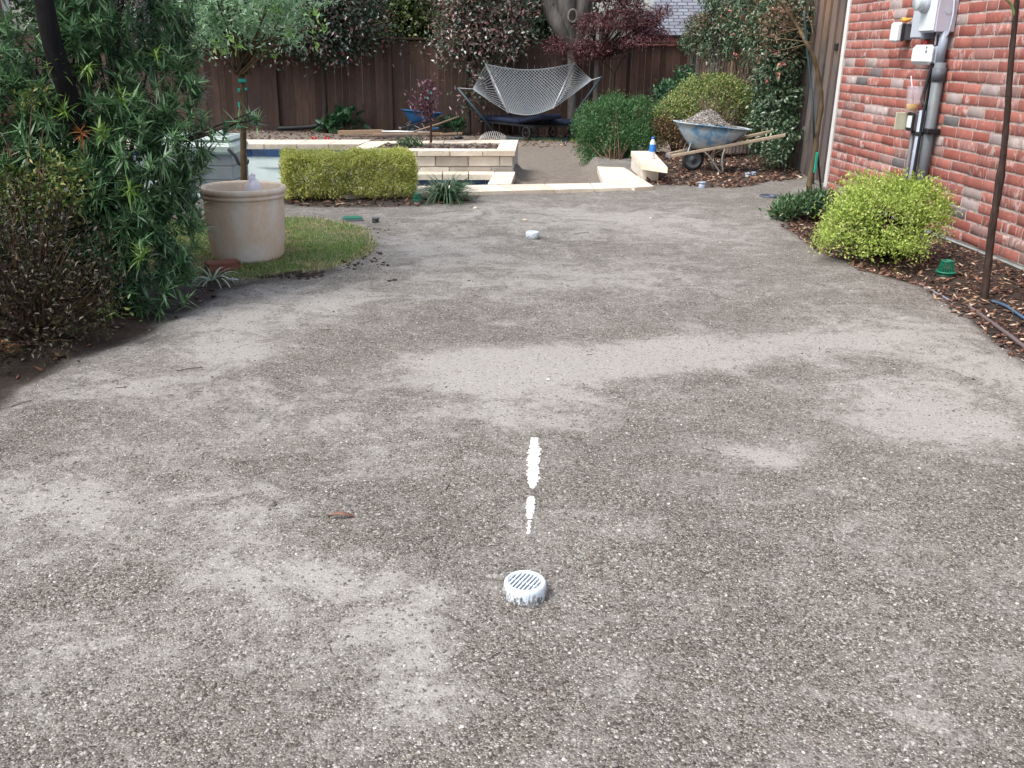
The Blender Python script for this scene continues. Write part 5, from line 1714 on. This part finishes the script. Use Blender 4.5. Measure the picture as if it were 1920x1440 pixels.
# irrigation line and hose in the mulch
q0, q1, q2 = gp(1812, 572), gp(1860, 610), gp(1925, 660)
dl = MO("drip_line", tube(smoothline([q0 + [0, 0, .0], q1 + [.0, 0, .012], q2 + [0, 0, .014], q2 + (q2 - q1) * 1.2 + [0, 0, .0]], 6), .011, 8), simple("brown_drip_pipe", (.13, .1, .1), .45, .15, 10), None, True)
tag(dl, "brown irrigation pipe along the edge of the mulch at the right", "pipe")
hs0 = MO("garden_hose", tube(smoothline([gp(1858, 567) + [0, 0, .01], gp(1885, 580) + [0, 0, .02], gp(1925, 606) + [0, 0, .018], gp(1990, 640) + [0, 0, .01]], 6), .008, 8), simple("blue_hose", (.06, .12, .2), .4, .1, 10), None, True)
tag(hs0, "thin blue hose lying on the mulch behind the brown pipe", "hose")
eg2 = MO("bed_edging", tube(smoothline([gp(px, py) + [0, 0, .004] for px, py in [(1722, 532), (1745, 545), (1765, 556), (1785, 566)]], 6), .006, 6), simple("blue_grey_edging", (.2, .22, .28), .4, .15, 10), None, True)
tag(eg2, "blue grey edging strip between gravel and mulch near the green drain", "edging")

# ------------------------------------------------------------------ wheelbarrows
def wheelbarrow(name, label, Mx, tray_mat, wood_mat, load=None, handle_short=0.0, sc=1.0):
    """x: from wheel to handles, z up; Mx places it in the yard"""
    R3, T3 = np.asarray(Mx[0], float) * sc, np.asarray(Mx[1], float)
    root = empty(name, T3, label, "wheelbarrow")

    def put(vf):
        return np.asarray(vf[0], float) @ R3.T + T3, vf[1]
    # tray: rim and floor outlines, open top with thickness
    n = 28
    a = np.linspace(0, 2 * np.pi, n, endpoint=False)

    def outline(x0, x1, w0, w1, z0, z1, p=3.2, k=1.0):
        ca, sa = np.cos(a), np.sin(a)
        ux = np.sign(ca) * np.abs(ca) ** (2 / p)
        uy = np.sign(sa) * np.abs(sa) ** (2 / p)
        x = (x0 + x1) / 2 + ux * (x1 - x0) / 2 * k
        t = (x - x0) / (x1 - x0)
        y = uy * (w0 + (w1 - w0) * t) * k
        return np.stack([x, y, z0 + (z1 - z0) * t], 1)
    rimo = outline(-.41, .60, .27, .34, .66, .57)
    flo = outline(-.16, .30, .16, .19, .30, .35)
    rings = []
    for t in (0, .25, .5, .75, 1):
        rr2 = flo * (1 - t) + rimo * t
        bul = math.sin(math.pi * t) * .02
        rr2 = rr2 + np.stack([(rr2[:, 0] - .08) * bul * .6, rr2[:, 1] * bul * 4, 0 * a - bul * .6], 1)
        rings.append(rr2)
    lip = outline(-.43, .62, .285, .355, .662, .572)
    lip2 = lip - [0, 0, .012]
    inn = [(r - [.1, 0, .45]) * [.985, .98, .99] + [.1, 0, .452] for r in rings[::-1]]
    allr = rings + [lip2, lip] + inn
    V = np.vstack(allr)
    Fc = [tuple(range(n))[::-1]]
    for i in range(len(allr) - 1):
        Fc += [(i * n + j, i * n + (j + 1) % n, (i + 1) * n + (j + 1) % n, (i + 1) * n + j) for j in range(n)]
    Fc.append(tuple(range((len(allr) - 1) * n, len(allr) * n)))
    tray = MO("tray", put((V, Fc)), tray_mat, root, True)
    ls = []
    for sg in (-1, 1):
        f_ = np.array([-.46, sg * .13, .2])
        b_ = np.array([1.02 - handle_short, sg * .31, .52])
        hd = MO("handle", put(beam(f_, b_, .036, .042, .006)), wood_mat, root)
        # bent leg
        dd = b_ - f_
        p1 = f_ + dd * .3 + [0, 0, -.02]
        p2 = f_ + dd * .48 + [0, 0, -.02]
        MO("leg", put(join(tube(smoothline([p1, p1 * .5 + np.array([.16, sg * .24, .14]) * .5 + [-.02, 0, 0], np.array([.19, sg * .24, .03]), np.array([.25, sg * .24, .0])], 4), .013, 7), tube(smoothline([p2, p2 * .4 + np.array([.2, sg * .24, .09]) * .6, np.array([.25, sg * .24, .0])], 4), .013, 7))), M_steel, root, True)
        MO("bracket", put(beam(f_ + dd * .15 + [0, 0, .02], np.array([-.2, sg * .13, .38]), .02, .008)), M_steel, root)
    MO("nose_guard", put(join(beam((-.475, -.15, .197), (-.475, .15, .197), .02, .05, .004))), M_steel, root)
    MO("leg_brace", put(beam((.22, -.24, .1), (.22, .24, .1), .012, .02)), M_steel, root)
    w = wheel_at(root, put, (-.13, 0, .155), .155)
    if load is not None:
        hx = np.linspace(-.4, .59, 48)
        hy = np.linspace(-.3, .3, 30)
        HX, HY = np.meshgrid(hx, hy)

        def heapz(X, Y):
            return .66 - .09 * (X + .41) / 1.01 - .012 + .2 * np.exp(-(((X - .04) / .23) ** 2 + (Y / .2) ** 2)) * (1 + .12 * wob(X * 5, Y * 5, 3, 7))

        def heapin(X, Y, lim):
            return ((np.abs(X - .095) / .49) ** 3.2 + (np.abs(Y) / (.262 + .07 * (X + .41) / 1.01)) ** 3.2) < lim
        top = heapz(HX, HY) + rng.normal(0, .004, HX.shape)
        m_ = heapin(HX, HY, .97)
        i0 = (np.arange(29)[:, None] * 48 + np.arange(47)[None])
        i0 = i0[m_[:-1, :-1] & m_[1:, 1:] & m_[:-1, 1:] & m_[1:, :-1]]
        Vv, _ = put((np.stack([HX, HY, top], -1).reshape(-1, 3), []))
        lo = empty("gravel_heap", T3 + [0, 0, .65], "heap of grey gravel filling the pale blue wheelbarrow", "gravel heap")
        MO("heap", (Vv, np.stack([i0, i0 + 1, i0 + 49, i0 + 48], 1)), load, lo, True)
        nn = 900
        ex, ey = rng.uniform(-.38, .57, nn), rng.uniform(-.28, .28, nn)
        kk = heapin(ex, ey, .9)
        ex, ey = ex[kk], ey[kk]
        ez = heapz(ex, ey) + .003
        Pw, _ = put((np.stack([ex, ey, ez], 1), []))
        sz = rng.uniform(.004, .011, (len(Pw), 1)) * np.array([[1.1, .9, .7]])
        tag(MO("stones", scatter(ICO_V, ICO_F, Pw, sz), M_stone, lo), kind="stuff")
    return root


M_steel = simple("worn_steel", (.3, .31, .31), .45, .25, 20, metal=.4, dirt=(.16, .11, .08))
M_tyre = simple("black_tyre", (.025, .026, .028), .8, .25, 20)
M_rim = simple("grey_rim", (.08, .095, .105), .5, .2, 12)


def wheel_at(root, put, c, r):
    c = np.asarray(c, float)
    Mw = np.array([[1, 0, 0], [0, 0, 1], [0, 1, 0]], float)      # axle along y
    aa = np.linspace(0, 2 * np.pi, 15)
    prof = [(r - .035 + .035 * math.sin(t), .035 * math.cos(t)) for t in np.linspace(-.3, math.pi + .3, 11)]
    tv, tf = lathe(prof, (0, 0, 0), 36, M=Mw)
    wh = MO("wheel", put((tv + c, tf)), M_tyre, root, True)
    dv, df = lathe([(r - .04, .03), (r - .055, .022), (.05, .008), (.035, .03), (0, .034)], (0, 0, 0), 28, M=Mw)
    dv2, df2 = lathe([(r - .04, -.03), (r - .055, -.022), (.05, -.008), (.035, -.03), (0, -.034)], (0, 0, 0), 28, M=Mw)
    MO("rim", put(join((dv + c, df), (dv2 + c, df2))), M_rim, wh, True)
    return wh


def frame2d(x_axis, c, tiltx=0.0):
    x = nrm(np.array([x_axis[0], x_axis[1], 0]))
    y = np.array([-x[1], x[0], 0])
    return (np.stack([x, y, [0, 0, 1]], 1), c)


mtray, nt, bs = new_mat("worn_blue_tray")
v = coord(nt)
n1 = noise(nt, 7, 8, .7, v, .5)
c = ramp(nt, [(.32, (.06, .2, .42)), (.43, (.2, .38, .55)), (.5, (.42, .52, .58)), (.66, (.52, .58, .6)), (.78, (.3, .3, .29))], n1.outputs[0])
nt.links.new(c, bs.inputs["Base Color"])
bs.inputs["Roughness"].default_value = .5
bs.inputs["Metallic"].default_value = .15
mload, nt, bs = new_mat("heaped_gravel")
vr = nt.nodes.new("ShaderNodeTexVoronoi")
vr.inputs["Scale"].default_value = 90
nt.links.new(coord(nt), vr.inputs["Vector"])
sp = nt.nodes.new("ShaderNodeSeparateColor")
nt.links.new(vr.outputs["Color"], sp.inputs[0])
nt.links.new(ramp(nt, [(0, (.05, .045, .04)), (.6, (.16, .145, .13)), (.92, (.3, .28, .25)), (1, (.55, .52, .48))], sp.outputs[0]), bs.inputs["Base Color"])
bs.inputs["Roughness"].default_value = .9
bumpnode(nt, bs, vr.outputs["Distance"], -.8, .01)
M_ash = wood("worn_ash", (.42, .34, .25), .25, (3, 3, 3), .7, island=.2)
wA = gp(1293, 322)
wB = gp(1352, 327)
xa = nrm(np.array([1.0, .12, 0]))
wc = wA + xa * .16 + [0, .1, .0]
wheelbarrow("wheelbarrow", "worn pale blue steel wheelbarrow heaped with gravel in front of the rounded hedge", frame2d((1.0, .02), wc), mtray, M_ash, mload, sc=.86)
M_bluep = simple("bright_blue_plastic", (.02, .1, .24), .4, .15, 6)
wb2 = aty(786, 246, 18.9)
wheelbarrow("wheelbarrow", "bright blue plastic wheelbarrow parked by the back fence", frame2d((.96, .26), np.array([wb2[0] - .02, 18.9, float(gz(wb2[0], 18.7))])), M_bluep, simple("black_handle", (.02, .02, .025), .45, .1, 6), None, .4, .78)

# water bottle
bt_ = at(1222, 297, LZ)
wbo = empty("water_bottle", bt_, "clear water bottle with a blue label standing on the stone ledge", "bottle")
mbt, nt, bs = new_mat("clear_bottle")
bs.inputs["Base Color"].default_value = (.86, .9, .94, 1)
bs.inputs["Roughness"].default_value = .12
bs.inputs["Alpha"].default_value = .6
MO("bottle", lathe([(0, 0), (.028, 0), (.033, .006), (.033, .16), (.03, .18), (.016, .208), (.014, .215), (.014, .225), (0, .226)], bt_, 20), mbt, wbo, True)
MO("label", lathe([(.0335, .075), (.0342, .08), (.0342, .15), (.0335, .155)], bt_, 20), simple("blue_label", (.03, .2, .68), .4, .1, 8), wbo, True)
MO("cap", lathe([(.0155, .214), (.0165, .218), (.0165, .236), (0, .238)], bt_, 16), simple("blue_cap", (.03, .12, .5), .4, .1, 8), wbo, True)

# ------------------------------------------------------------------ hammock and what stands under it
M_rope = simple("pale_rope", (.19, .212, .226), .9, .15, 60)
M_stand = simple("blue_green_tube", (.017, .04, .052), .45, .2, 8)
HY = 18.35
ham = empty("hammock", (*aty(995, 250, HY)[:2], -.3), "pale rope net hammock with spreader bars hanging on a blue green stand", "hammock")
TL, TR = aty(911, 121, HY + .45), aty(1077, 119, HY + .45)
BLh, BRh = aty(952, 210, HY - .35), aty(1038, 202, HY - .35)
EL, ER = aty(886, 167, HY), aty(1110, 150, HY)


def netpt(u, v):
    a = TL + (BLh - TL) * v
    b = TR + (BRh - TR) * v
    p = a + (b - a) * u
    sag = math.sin(math.pi * u) * (.11 - .07 * v)
    bow = math.sin(math.pi * v) * .10
    p = p - np.array([0, 0, sag + .05 * math.sin(math.pi * u) * v]) + np.array([.13 * (u - .3) * math.sin(math.pi * min(v, 1)), 0, 0])
    p = p + np.array([0, -.05 * math.sin(math.pi * v) + .0, -bow * .3])
    return p


NU, NV = 26, 15
ropes = []
for i in range(-NV, NU):
    for sg in (1, -1):
        pts = []
        for k in range(NV + 1):
            u_ = (i + k + 1) if sg > 0 else (i + NV - k + 1)
            if 0 <= u_ <= NU:
                zig = (.5 if k % 2 else 0)
                pts.append(netpt(u_ / NU, k / NV))
        if len(pts) > 1:
            ropes.append(tube(np.array(pts), .0062, 4, False))
for v_ in (0, 1):
    ropes.append(tube(np.array([netpt(u_, v_) for u_ in np.linspace(0, 1, 24)]), .012, 5))
MO("net", join(*ropes), M_rope, ham)
MO("spreader_bar", tube([TL + (TL - BLh) * .02, BLh + (BLh - TL) * .02], .018, 8), M_steel, ham, True)
MO("spreader_bar", tube([TR + (TR - BRh) * .02, BRh + (BRh - TR) * .02], .018, 8), M_steel, ham, True)
for E_, (A_, B_) in ((EL, (TL, BLh)), (ER, (TR, BRh))):
    fan = []
    for k in range(15):
        p = A_ + (B_ - A_) * k / 14
        fan.append(tube([p, (p + E_) / 2 - [0, 0, .01], E_], .0055, 4, False))
    MO("end_strings", join(*fan), M_rope, ham)
HL, HR = aty(858, 165, HY), aty(1128, 144, HY)
MO("hanger", tube([EL, HL], .009, 6), M_steel, ham)
MO("hanger", tube([ER, HR], .009, 6), M_steel, ham)
zb_ = float(gz(0, HY)) + .03
LB = np.array([aty(937, 250, HY)[0], HY, zb_])
RB = np.array([aty(1075, 250, HY)[0] - .18, HY, zb_])
MO("stand_post", tube([HL, LB], .022, 10), M_stand, ham, True)
MO("stand_post", tube([HR, aty(1085, 203, HY), RB + [.1, 0, .02]], .022, 10), M_stand, ham, True)
MO("stand_rail", tube([LB - [.01, 0, 0], RB + [.1, 0, 0]], .024, 10), M_stand, ham, True)
MO("stand_foot", box(LB + [.02, 0, -.02], (.05, .9, .04), bev=.006), M_stand, ham)
MO("stand_foot", box(RB + [.02, 0, -.02], (.05, .9, .04), bev=.006), M_stand, ham)

M_navy = simple("navy_cushion", (.012, .02, .05), .85, .2, 8)


def lounger(c, ang, back, label):
    root = empty("sun_lounger", c, label, "sun lounger", "sun loungers under the hammock", ang)
    R3 = np.array([[math.cos(ang), -math.sin(ang), 0], [math.sin(ang), math.cos(ang), 0], [0, 0, 1]])
    put = lambda vf: (np.asarray(vf[0]) @ R3.T + np.asarray(c), vf[1])
    MO("frame", put(join(*[beam((-.9, s * .3, .26), (.9, s * .3, .26), .03, .04) for s in (-1, 1)], beam((-.9, -.3, .26), (-.9, .3, .26), .03, .04), beam((.9, -.3, .26), (.9, .3, .26), .03, .04))), M_black, root)
    MO("cushion", put(box((.25, 0, .32), (1.3, .58, .09), bev=.03)), M_navy, root, False)
    Mb = np.array([[math.cos(back), 0, math.sin(back)], [0, 1, 0], [-math.sin(back), 0, math.cos(back)]])
    bc = np.array([-.42, 0, .31]) + Mb @ np.array([-.32, 0, .02])
    MO("back_cushion", put(box(bc, (.66, .58, .09), bev=.03, M=Mb)), M_navy, root)
    for s in (-1, 1):
        MO("leg", put(beam((.75, s * .29, .26), (.78, s * .29, .0), .03, .03)), M_black, root)
        Mw = np.array([[1, 0, 0], [0, 0, 1], [0, 1, 0]], float)
        v1, f1 = lathe([(.1, -.02), (.125, -.015), (.125, .015), (.1, .02), (.1, -.02)], (0, 0, 0), 24, M=Mw)
        sp_ = [tube([(0, 0, 0), (.105 * math.cos(t), 0, .105 * math.sin(t))], .007, 5) for t in np.linspace(0, 6.283, 7)[:-1]]
        vv, ff = join((v1, f1), *sp_, tube([(0, -.03, 0), (0, .03, 0)], .02, 10))
        MO("wheel", put((vv + [-.72, s * .34, .13], ff)), M_tyre, root, True)


p = aty(955, 245, 18.9)
lounger(np.array([p[0], 18.95, float(gz(p[0], 18.95))]) + [.15, .1, 0], 2.25, .2, "dark navy lounger left under the hammock with its wheel in front")
p = aty(1050, 245, 18.9)
lounger(np.array([p[0] + .1, 18.9, float(gz(p[0], 18.9))]), .18, .55, "dark navy lounger right under the hammock beside the green shrub")

# coil of wire mesh on the ground beyond the planter
wc_ = aty(922, 258, 17.6)
wc_[2] = float(gz(wc_[0], wc_[1]))
co = []
for k in range(22):
    t = math.pi * k / 21
    cxx = wc_[0] + .28 * math.cos(t) * .9
    rr_ = .05 + .14 * math.sin(t)
    aa = np.linspace(0, 2 * np.pi, 14)
    co.append(tube(np.stack([cxx + .03 * np.cos(aa), wc_[1] + rr_ * np.sin(aa), wc_[2] + rr_ * .75 * (1 + np.cos(aa)) * .75], 1), .005, 4, False))
tag(MO("wire_coil", join(*co), simple("pale_wire", (.5, .48, .45), .6, .15, 30), None), "loose coil of pale wire lying on the ground behind the planter", "wire coil")

# lumber pile
M_pine = wood("pine_lumber", (.36, .25, .16), .3, (2, 10, 10), .75, island=.35)
M_alu = simple("bright_pipe", (.62, .62, .62), .35, .1, 20, metal=.5)
zl = lambda px: float(gz(aty(px, 250, 18.6)[0], 18.6))


def plank(px0, py0, px1, py1, Y0, Y1, w, h, label, mat=None, cat="plank", name="plank"):
    a, b = aty(px0, py0, Y0), aty(px1, py1, Y1)
    o = MO(name, beam(a, b, w, h, .004), mat or M_pine, None)
    return tag(o, label, cat)


plank(634, 249, 719, 247, 18.5, 18.5, .1, .085, "thick wooden post at the left end of the lumber pile by the back fence")
plank(700, 252.5, 783, 251, 18.3, 18.4, .09, .035, "flat grey brown board in front of the bright pipe")
plank(782, 250.5, 830, 251.5, 18.2, 18.3, .09, .05, "reddish wooden board right of the purple sapling stem")
plank(826, 252, 866, 250, 18.2, 18.3, .08, .04, "tan board with a red end, rightmost of the lumber pile")
plank(660, 255, 800, 254, 18.1, 18.1, .1, .03, "weathered grey board lying nearest the pool coping", M_fence2)
o = MO("metal_pipe", tube([aty(716, 246.5, 18.45), aty(806, 248, 18.5)], .022, 8), M_alu, None, True)
tag(o, "bright metal pipe lying on the lumber pile", "pipe")
sh0, sh1 = aty(776, 247, 18.0), aty(861, 218.5, 18.3)
o = MO("wooden_pole", tube([sh0, (sh0 + sh1) / 2 - [0, 0, .01], sh1], .017, 8), wood("grey_pole", (.26, .19, .13), .3, (6, 6, 6), .8), None, True)
tag(o, "wooden tool pole leaning across the front of the blue wheelbarrow", "pole")
o = MO("blue_bar", beam(aty(808, 241.5, 18.0), aty(823, 240, 18.05), .04, .03, .004), M_bluep, None)
tag(o, "short bright blue bar beside the purple sapling", "bar")
for i, (px, lab) in enumerate([(584, "red wire flag, leftmost of the four along the far pool edge"), (590, "red wire flag second from the left along the far pool edge"), (608, "red wire flag third from the left along the far pool edge"), (614, "red wire flag rightmost of the four along the far pool edge")]):
    p = aty(px, 256, 17.0)
    p[2] = float(gz(p[0], p[1]))
    f = empty("marker_flag", p, lab, "marker flag", "red marker flags by the pool")
    MO("stem", tube([p, p + [.01, 0, .1]], .008, 5), M_red, f)
    MO("flag", box(p + [.022, 0, .085], (.035, .006, .04)), M_red, f)
dp = empty("drain_pipe", aty(570, 240, 19.5), "black drain pipe with an upright elbow at the foot of the back fence", "pipe")
MO("pipe", tube(smoothline([aty(520, 241, 19.5), aty(560, 239, 19.5), aty(592, 236, 19.5), aty(596, 228, 19.5), aty(596, 221, 19.5)], 5), .05, 10), M_black, dp, True)
dv = aty(858, 266, 11.9)
dv[2] = PLZ + .0
de = empty("spray_head", dv, "small black spray fitting lying on the back coping of the planter", "spray head")
MO("body", scatter(ICO_V, ICO_F, np.array([dv + [0, -.05, .02], dv + [.05, -.04, .02]]), np.array([[.06, .03, .025], [.03, .03, .02]]), .2, .1), M_black, de)
MO("spike", tube([dv + [0, -.05, .02], dv + [.0, -.03, .09]], .008, 6), M_black, de)

# ------------------------------------------------------------------ small stuff on the ground
def place(xs, ys, dz=0.0):
    return np.stack([xs, ys, gz(xs, ys) + dz], 1)


# grass
n = 42000
lx0, ly0 = lawn_poly.min(0)
lx1, ly1 = lawn_poly.max(0)
xs, ys = rng.uniform(lx0, lx1, n), rng.uniform(ly0, ly1, n)
k = psd(lawn_poly, xs, ys) + .03 * wob(xs, ys, 9, 2) > .015
xs, ys = xs[k], ys[k]
thin = wob(xs, ys, 3.0, 11) + .4 * wob(xs, ys, 9, 15)
k = rng.uniform(0, 1, len(xs)) < np.clip(.75 + .5 * thin, .3, 1)
xs, ys = xs[k], ys[k]
P = place(xs, ys, -.004)
D = nrm(np.stack([rng.normal(0, .55, len(P)), rng.normal(0, .55, len(P)), np.ones(len(P))], 1))
M_grass = leafmat("lawn_grass", [(0, (.06, .17, .025)), (.4, (.12, .28, .045)), (.65, (.2, .35, .07)), (.83, (.36, .37, .13)), (1, (.55, .48, .27))], .5, .35)
dry = wob(P[:, 0], P[:, 1], 4.5, 6) + .5 * wob(P[:, 0], P[:, 1], 13, 1) + rng.normal(0, .25, len(P)) > .32
dry |= (psd(lawn_poly, P[:, 0], P[:, 1]) < .09) & (rng.uniform(0, 1, len(P)) < .6)
M_dry = leafmat("dry_grass", [(0, (.2, .19, .07)), (.5, (.38, .34, .15)), (1, (.6, .52, .32))], .6, .3)


def blades(k):
    return strips(P[k], D[k], rng.uniform(.016, .05, k.sum()), rng.uniform(.003, .0055, k.sum()), .3, 2)


tag(MO("lawn", blades(~dry), M_grass), "patchy green grass island round the terracotta pot", "grass", kind="stuff")
tag(MO("dry_grass", blades(dry), M_dry), "straw coloured dry grass blades in the grass island", "grass", kind="stuff")
n = 1500
xs, ys = rng.uniform(.1, 1.6, n), 18.45 + rng.normal(0, .13, n)
P = place(xs, ys, -.003)
D = nrm(np.stack([rng.normal(0, .5, n), rng.normal(0, .5, n), np.ones(n)], 1))
tag(MO("grass", strips(P, D, rng.uniform(.04, .09, n), rng.uniform(.008, .014, n), .3, 2), M_grass), "thin strip of green grass in front of the hammock", "grass", kind="stuff")

# wood mulch
M_chip = islandmat("mulch_chip", [(0, (.02, .013, .01)), (.35, (.065, .034, .024)), (.6, (.14, .068, .045)), (.8, (.23, .125, .085)), (.93, (.36, .25, .17)), (1, (.55, .45, .34))], .85, bscale=80)
cx_, cy_ = [], []
def fill(poly, n, lim=None):
    mn, mx = poly.min(0), poly.max(0)
    x, y = rng.uniform(mn[0], mx[0], n), rng.uniform(max(mn[1], 1.2), min(mx[1], 13.6), n)
    k = psd(poly, x, y) + .05 * wob(x, y, 8, 2) > .0
    return x[k], y[k]
a_ = fill(bed_right, 24000)
b_ = fill(bed_barrow, 6000)
c_ = fill(bed_hedge, 900)
d_ = fill(bed_left[:, :2], 5200)
xs = np.concatenate([a_[0], b_[0], c_[0], d_[0]])
ys = np.concatenate([a_[1], b_[1], c_[1], d_[1]])
ok = ((xs - O2[0]) * nwall[0] + (ys - O2[1]) * nwall[1] > .02) | (ys > O2[1])
xs, ys = xs[ok], ys[ok]
P = place(xs, ys, .006)
n = len(P)
s = (.006 + .022 * rng.uniform(0, 1, n) ** 2) * np.where(ys > 8, 1.6, 1)
SC = np.stack([s * rng.uniform(1, 1.9, n), s * rng.uniform(.35, .7, n), s * rng.uniform(.12, .3, n)], 1)
tag(MO("mulch", scatter(OCT_V, OCT_F, P, SC, .2, .35), M_chip), "brown wood chip mulch in the planting beds", "mulch", kind="stuff")
# dead leaves and dark clods near the far fence and under the shrubs
n = 1500
xs, ys = rng.uniform(-6, 3.4, n), rng.uniform(16.8, 19.6, n)
P = place(xs, ys, .01)
s = rng.uniform(.02, .05, n)
tag(MO("leaf_litter", scatter(OCT_V, OCT_F, P, np.stack([s, s * .6, s * .15], 1), .3, .4), M_chip), "dead brown leaves scattered in front of the back fence", "leaf litter", kind="stuff")
M_clod = islandmat("dark_clod", [(0, (.015, .012, .01)), (.7, (.045, .035, .028)), (1, (.1, .08, .065))], .95, bscale=70)
px_ = np.concatenate([rng.uniform(478, 605, 150), rng.uniform(640, 715, 70), rng.normal(715, 6, 6), rng.normal(733, 5, 5), rng.normal(705, 20, 14)])
py_ = np.concatenate([517 + rng.normal(0, 3, 150), rng.uniform(470, 505, 70), rng.normal(497, 2, 6), rng.normal(525, 2, 5), rng.normal(440, 8, 14)])
P = gps(px_, py_)
k = np.abs(psd(lawn_poly, P[:, 0], P[:, 1])) < .09
k[-25:] = True
P = P[k]
s = rng.uniform(.006, .02, len(P))
tag(MO("soil_clods", scatter(ICO_V, ICO_F, P, np.stack([s, s * .9, s * .6], 1), .3, .3), M_clod), "dark crumbs of soil along the cut edge of the grass island", "soil", kind="stuff")
# clods in the planter
n = 420
uu, vv = rng.uniform(.03, .97, n), rng.uniform(.05, .95, n)
P = q_ = (np.asarray(iFL)[None] * ((1 - uu) * (1 - vv))[:, None] + np.asarray(iFR)[None] * (uu * (1 - vv))[:, None] + np.asarray(iBR)[None] * (uu * vv)[:, None] + np.asarray(iBL)[None] * ((1 - uu) * vv)[:, None])
P[:, 2] = PLZ - .02
s = rng.uniform(.012, .045, n)
tag(MO("planter_clods", scatter(ICO_V, ICO_F, P, np.stack([s, s * .9, s * .7], 1), .35, .4), islandmat("planter_clod", [(0, (.02, .016, .015)), (.6, (.07, .055, .045)), (.9, (.16, .12, .09)), (1, (.3, .25, .2))], .95), None), "lumpy dark soil filling the stone planter", "soil", kind="stuff")

# white marking paint sprayed on the stones
M_paint = islandmat("white_marking_paint", [(0, (.4, .39, .37)), (.25, (.62, .61, .59)), (1, (.76, .76, .75))], .8, bscale=120)


def paint(px, py0, py1, wpx, n, label, cat="paint mark"):
    ts = rng.uniform(0, 1, n)
    prof = np.interp(ts, [0, .12, .5, .85, 1], [.35, .8, 1, .85, .3])
    pxs = np.interp(ts, [0, 1], px) + rng.normal(0, .42, n).clip(-1.25, 1.25) * wpx * prof
    pys = py0 + (py1 - py0) * ts
    P = gps(pxs, pys)
    s = rng.uniform(.003, .0075, n)
    P[:, 2] += .001
    return tag(MO("paint_mark", scatter(ICO_V, ICO_F, P, np.stack([s * 1.2, s, s * .5], 1), .2, .2), M_paint), label, cat, "white paint streaks on the gravel")


paint((1003, 999), 822, 914, 10, 1500, "longer white paint streak on the gravel, farther from the grate")
paint((996, 993), 932, 972, 6.5, 330, "shorter white paint streak on the gravel between the long streak and the grate")
paint((992, 991), 976, 1000, 4, 12, "few white paint flecks on the gravel just above the grate")

# fallen leaf and twigs
lf = gp(640, 972)
t = np.linspace(0, 1, 9)
Vl = []
for tt_ in t:
    w = .0095 * math.sin(math.pi * (tt_ * .92 + .04)) ** .8
    cxl = lf + np.array([(tt_ - .5) * .075, (tt_ - .5) * .012, .008 + .007 * math.sin(tt_ * 4)])
    Vl += [cxl + [0, w, .004], cxl + [0, 0, .0], cxl + [0, -w, .005], cxl + [0, 0, -.0015]]
Fl = [(4 * i + j, 4 * i + (j + 1) % 4, 4 * i + 4 + (j + 1) % 4, 4 * i + 4 + j) for i in range(8) for j in range(4)]
tag(MO("fallen_leaf", (np.array(Vl), Fl), simple("rust_leaf", (.32, .17, .12), .6, .3, 40), None, True), "single curled rust brown leaf lying on the gravel left of the paint", "leaf")
tw = []
for k in range(60):
    x, y = rng.uniform(-1.8, 2.4), rng.uniform(1.4, 8.5)
    if psd(bed_left, np.array([x]), np.array([y]))[0] > 0 or psd(lawn_poly, np.array([x]), np.array([y]))[0] > 0: continue
    a = rng.uniform(0, 6.28)
    l = rng.uniform(.015, .05)
    p = np.array([x, y, float(gz(x, y)) + .003])
    q = p + [math.cos(a) * l, math.sin(a) * l, .002]
    tw.append(tube([p, (p + q) / 2 + rng.normal(0, .003, 3), q], .0013, 4))
for (pa, pb) in [((442, 871), (468, 866)), ((60, 752), (20, 765)), ((1075, 440), (1105, 436)), ((380, 690), (330, 697))]:
    p, q = gp(*pa) + [0, 0, .004], gp(*pb) + [0, 0, .004]
    tw.append(tube([p, (p + q) / 2 + [0, 0, .002], q], .0018, 4))
tag(MO("twigs", join(*tw), M_twig, None), "small dark twigs and bark bits scattered on the gravel", "twigs", kind="stuff")
for (px, py, sx, lab) in [(985, 413, .03, "flat pale stone chip lying behind the far white drain cap"), (892, 391, .04, "pale chip on the gravel in front of the strap leaved clump"), (1028, 713, .012, "small cream stone in the silt patch above the paint"), (1220, 410, .025, "pale stone chip far right of the white drain cap"), (1182, 412, .02, "small beige stone beyond the white drain cap")]:
    p = gp(px, py)
    tag(MO("stone_chip", scatter(ICO_V, ICO_F, np.array([p + [0, 0, .004]]), np.array([[sx, sx * .55, sx * .3]]), .2, .1), M_paint if px == 1028 else M_lime), lab, "stone chip", "pale stone chips on the gravel")
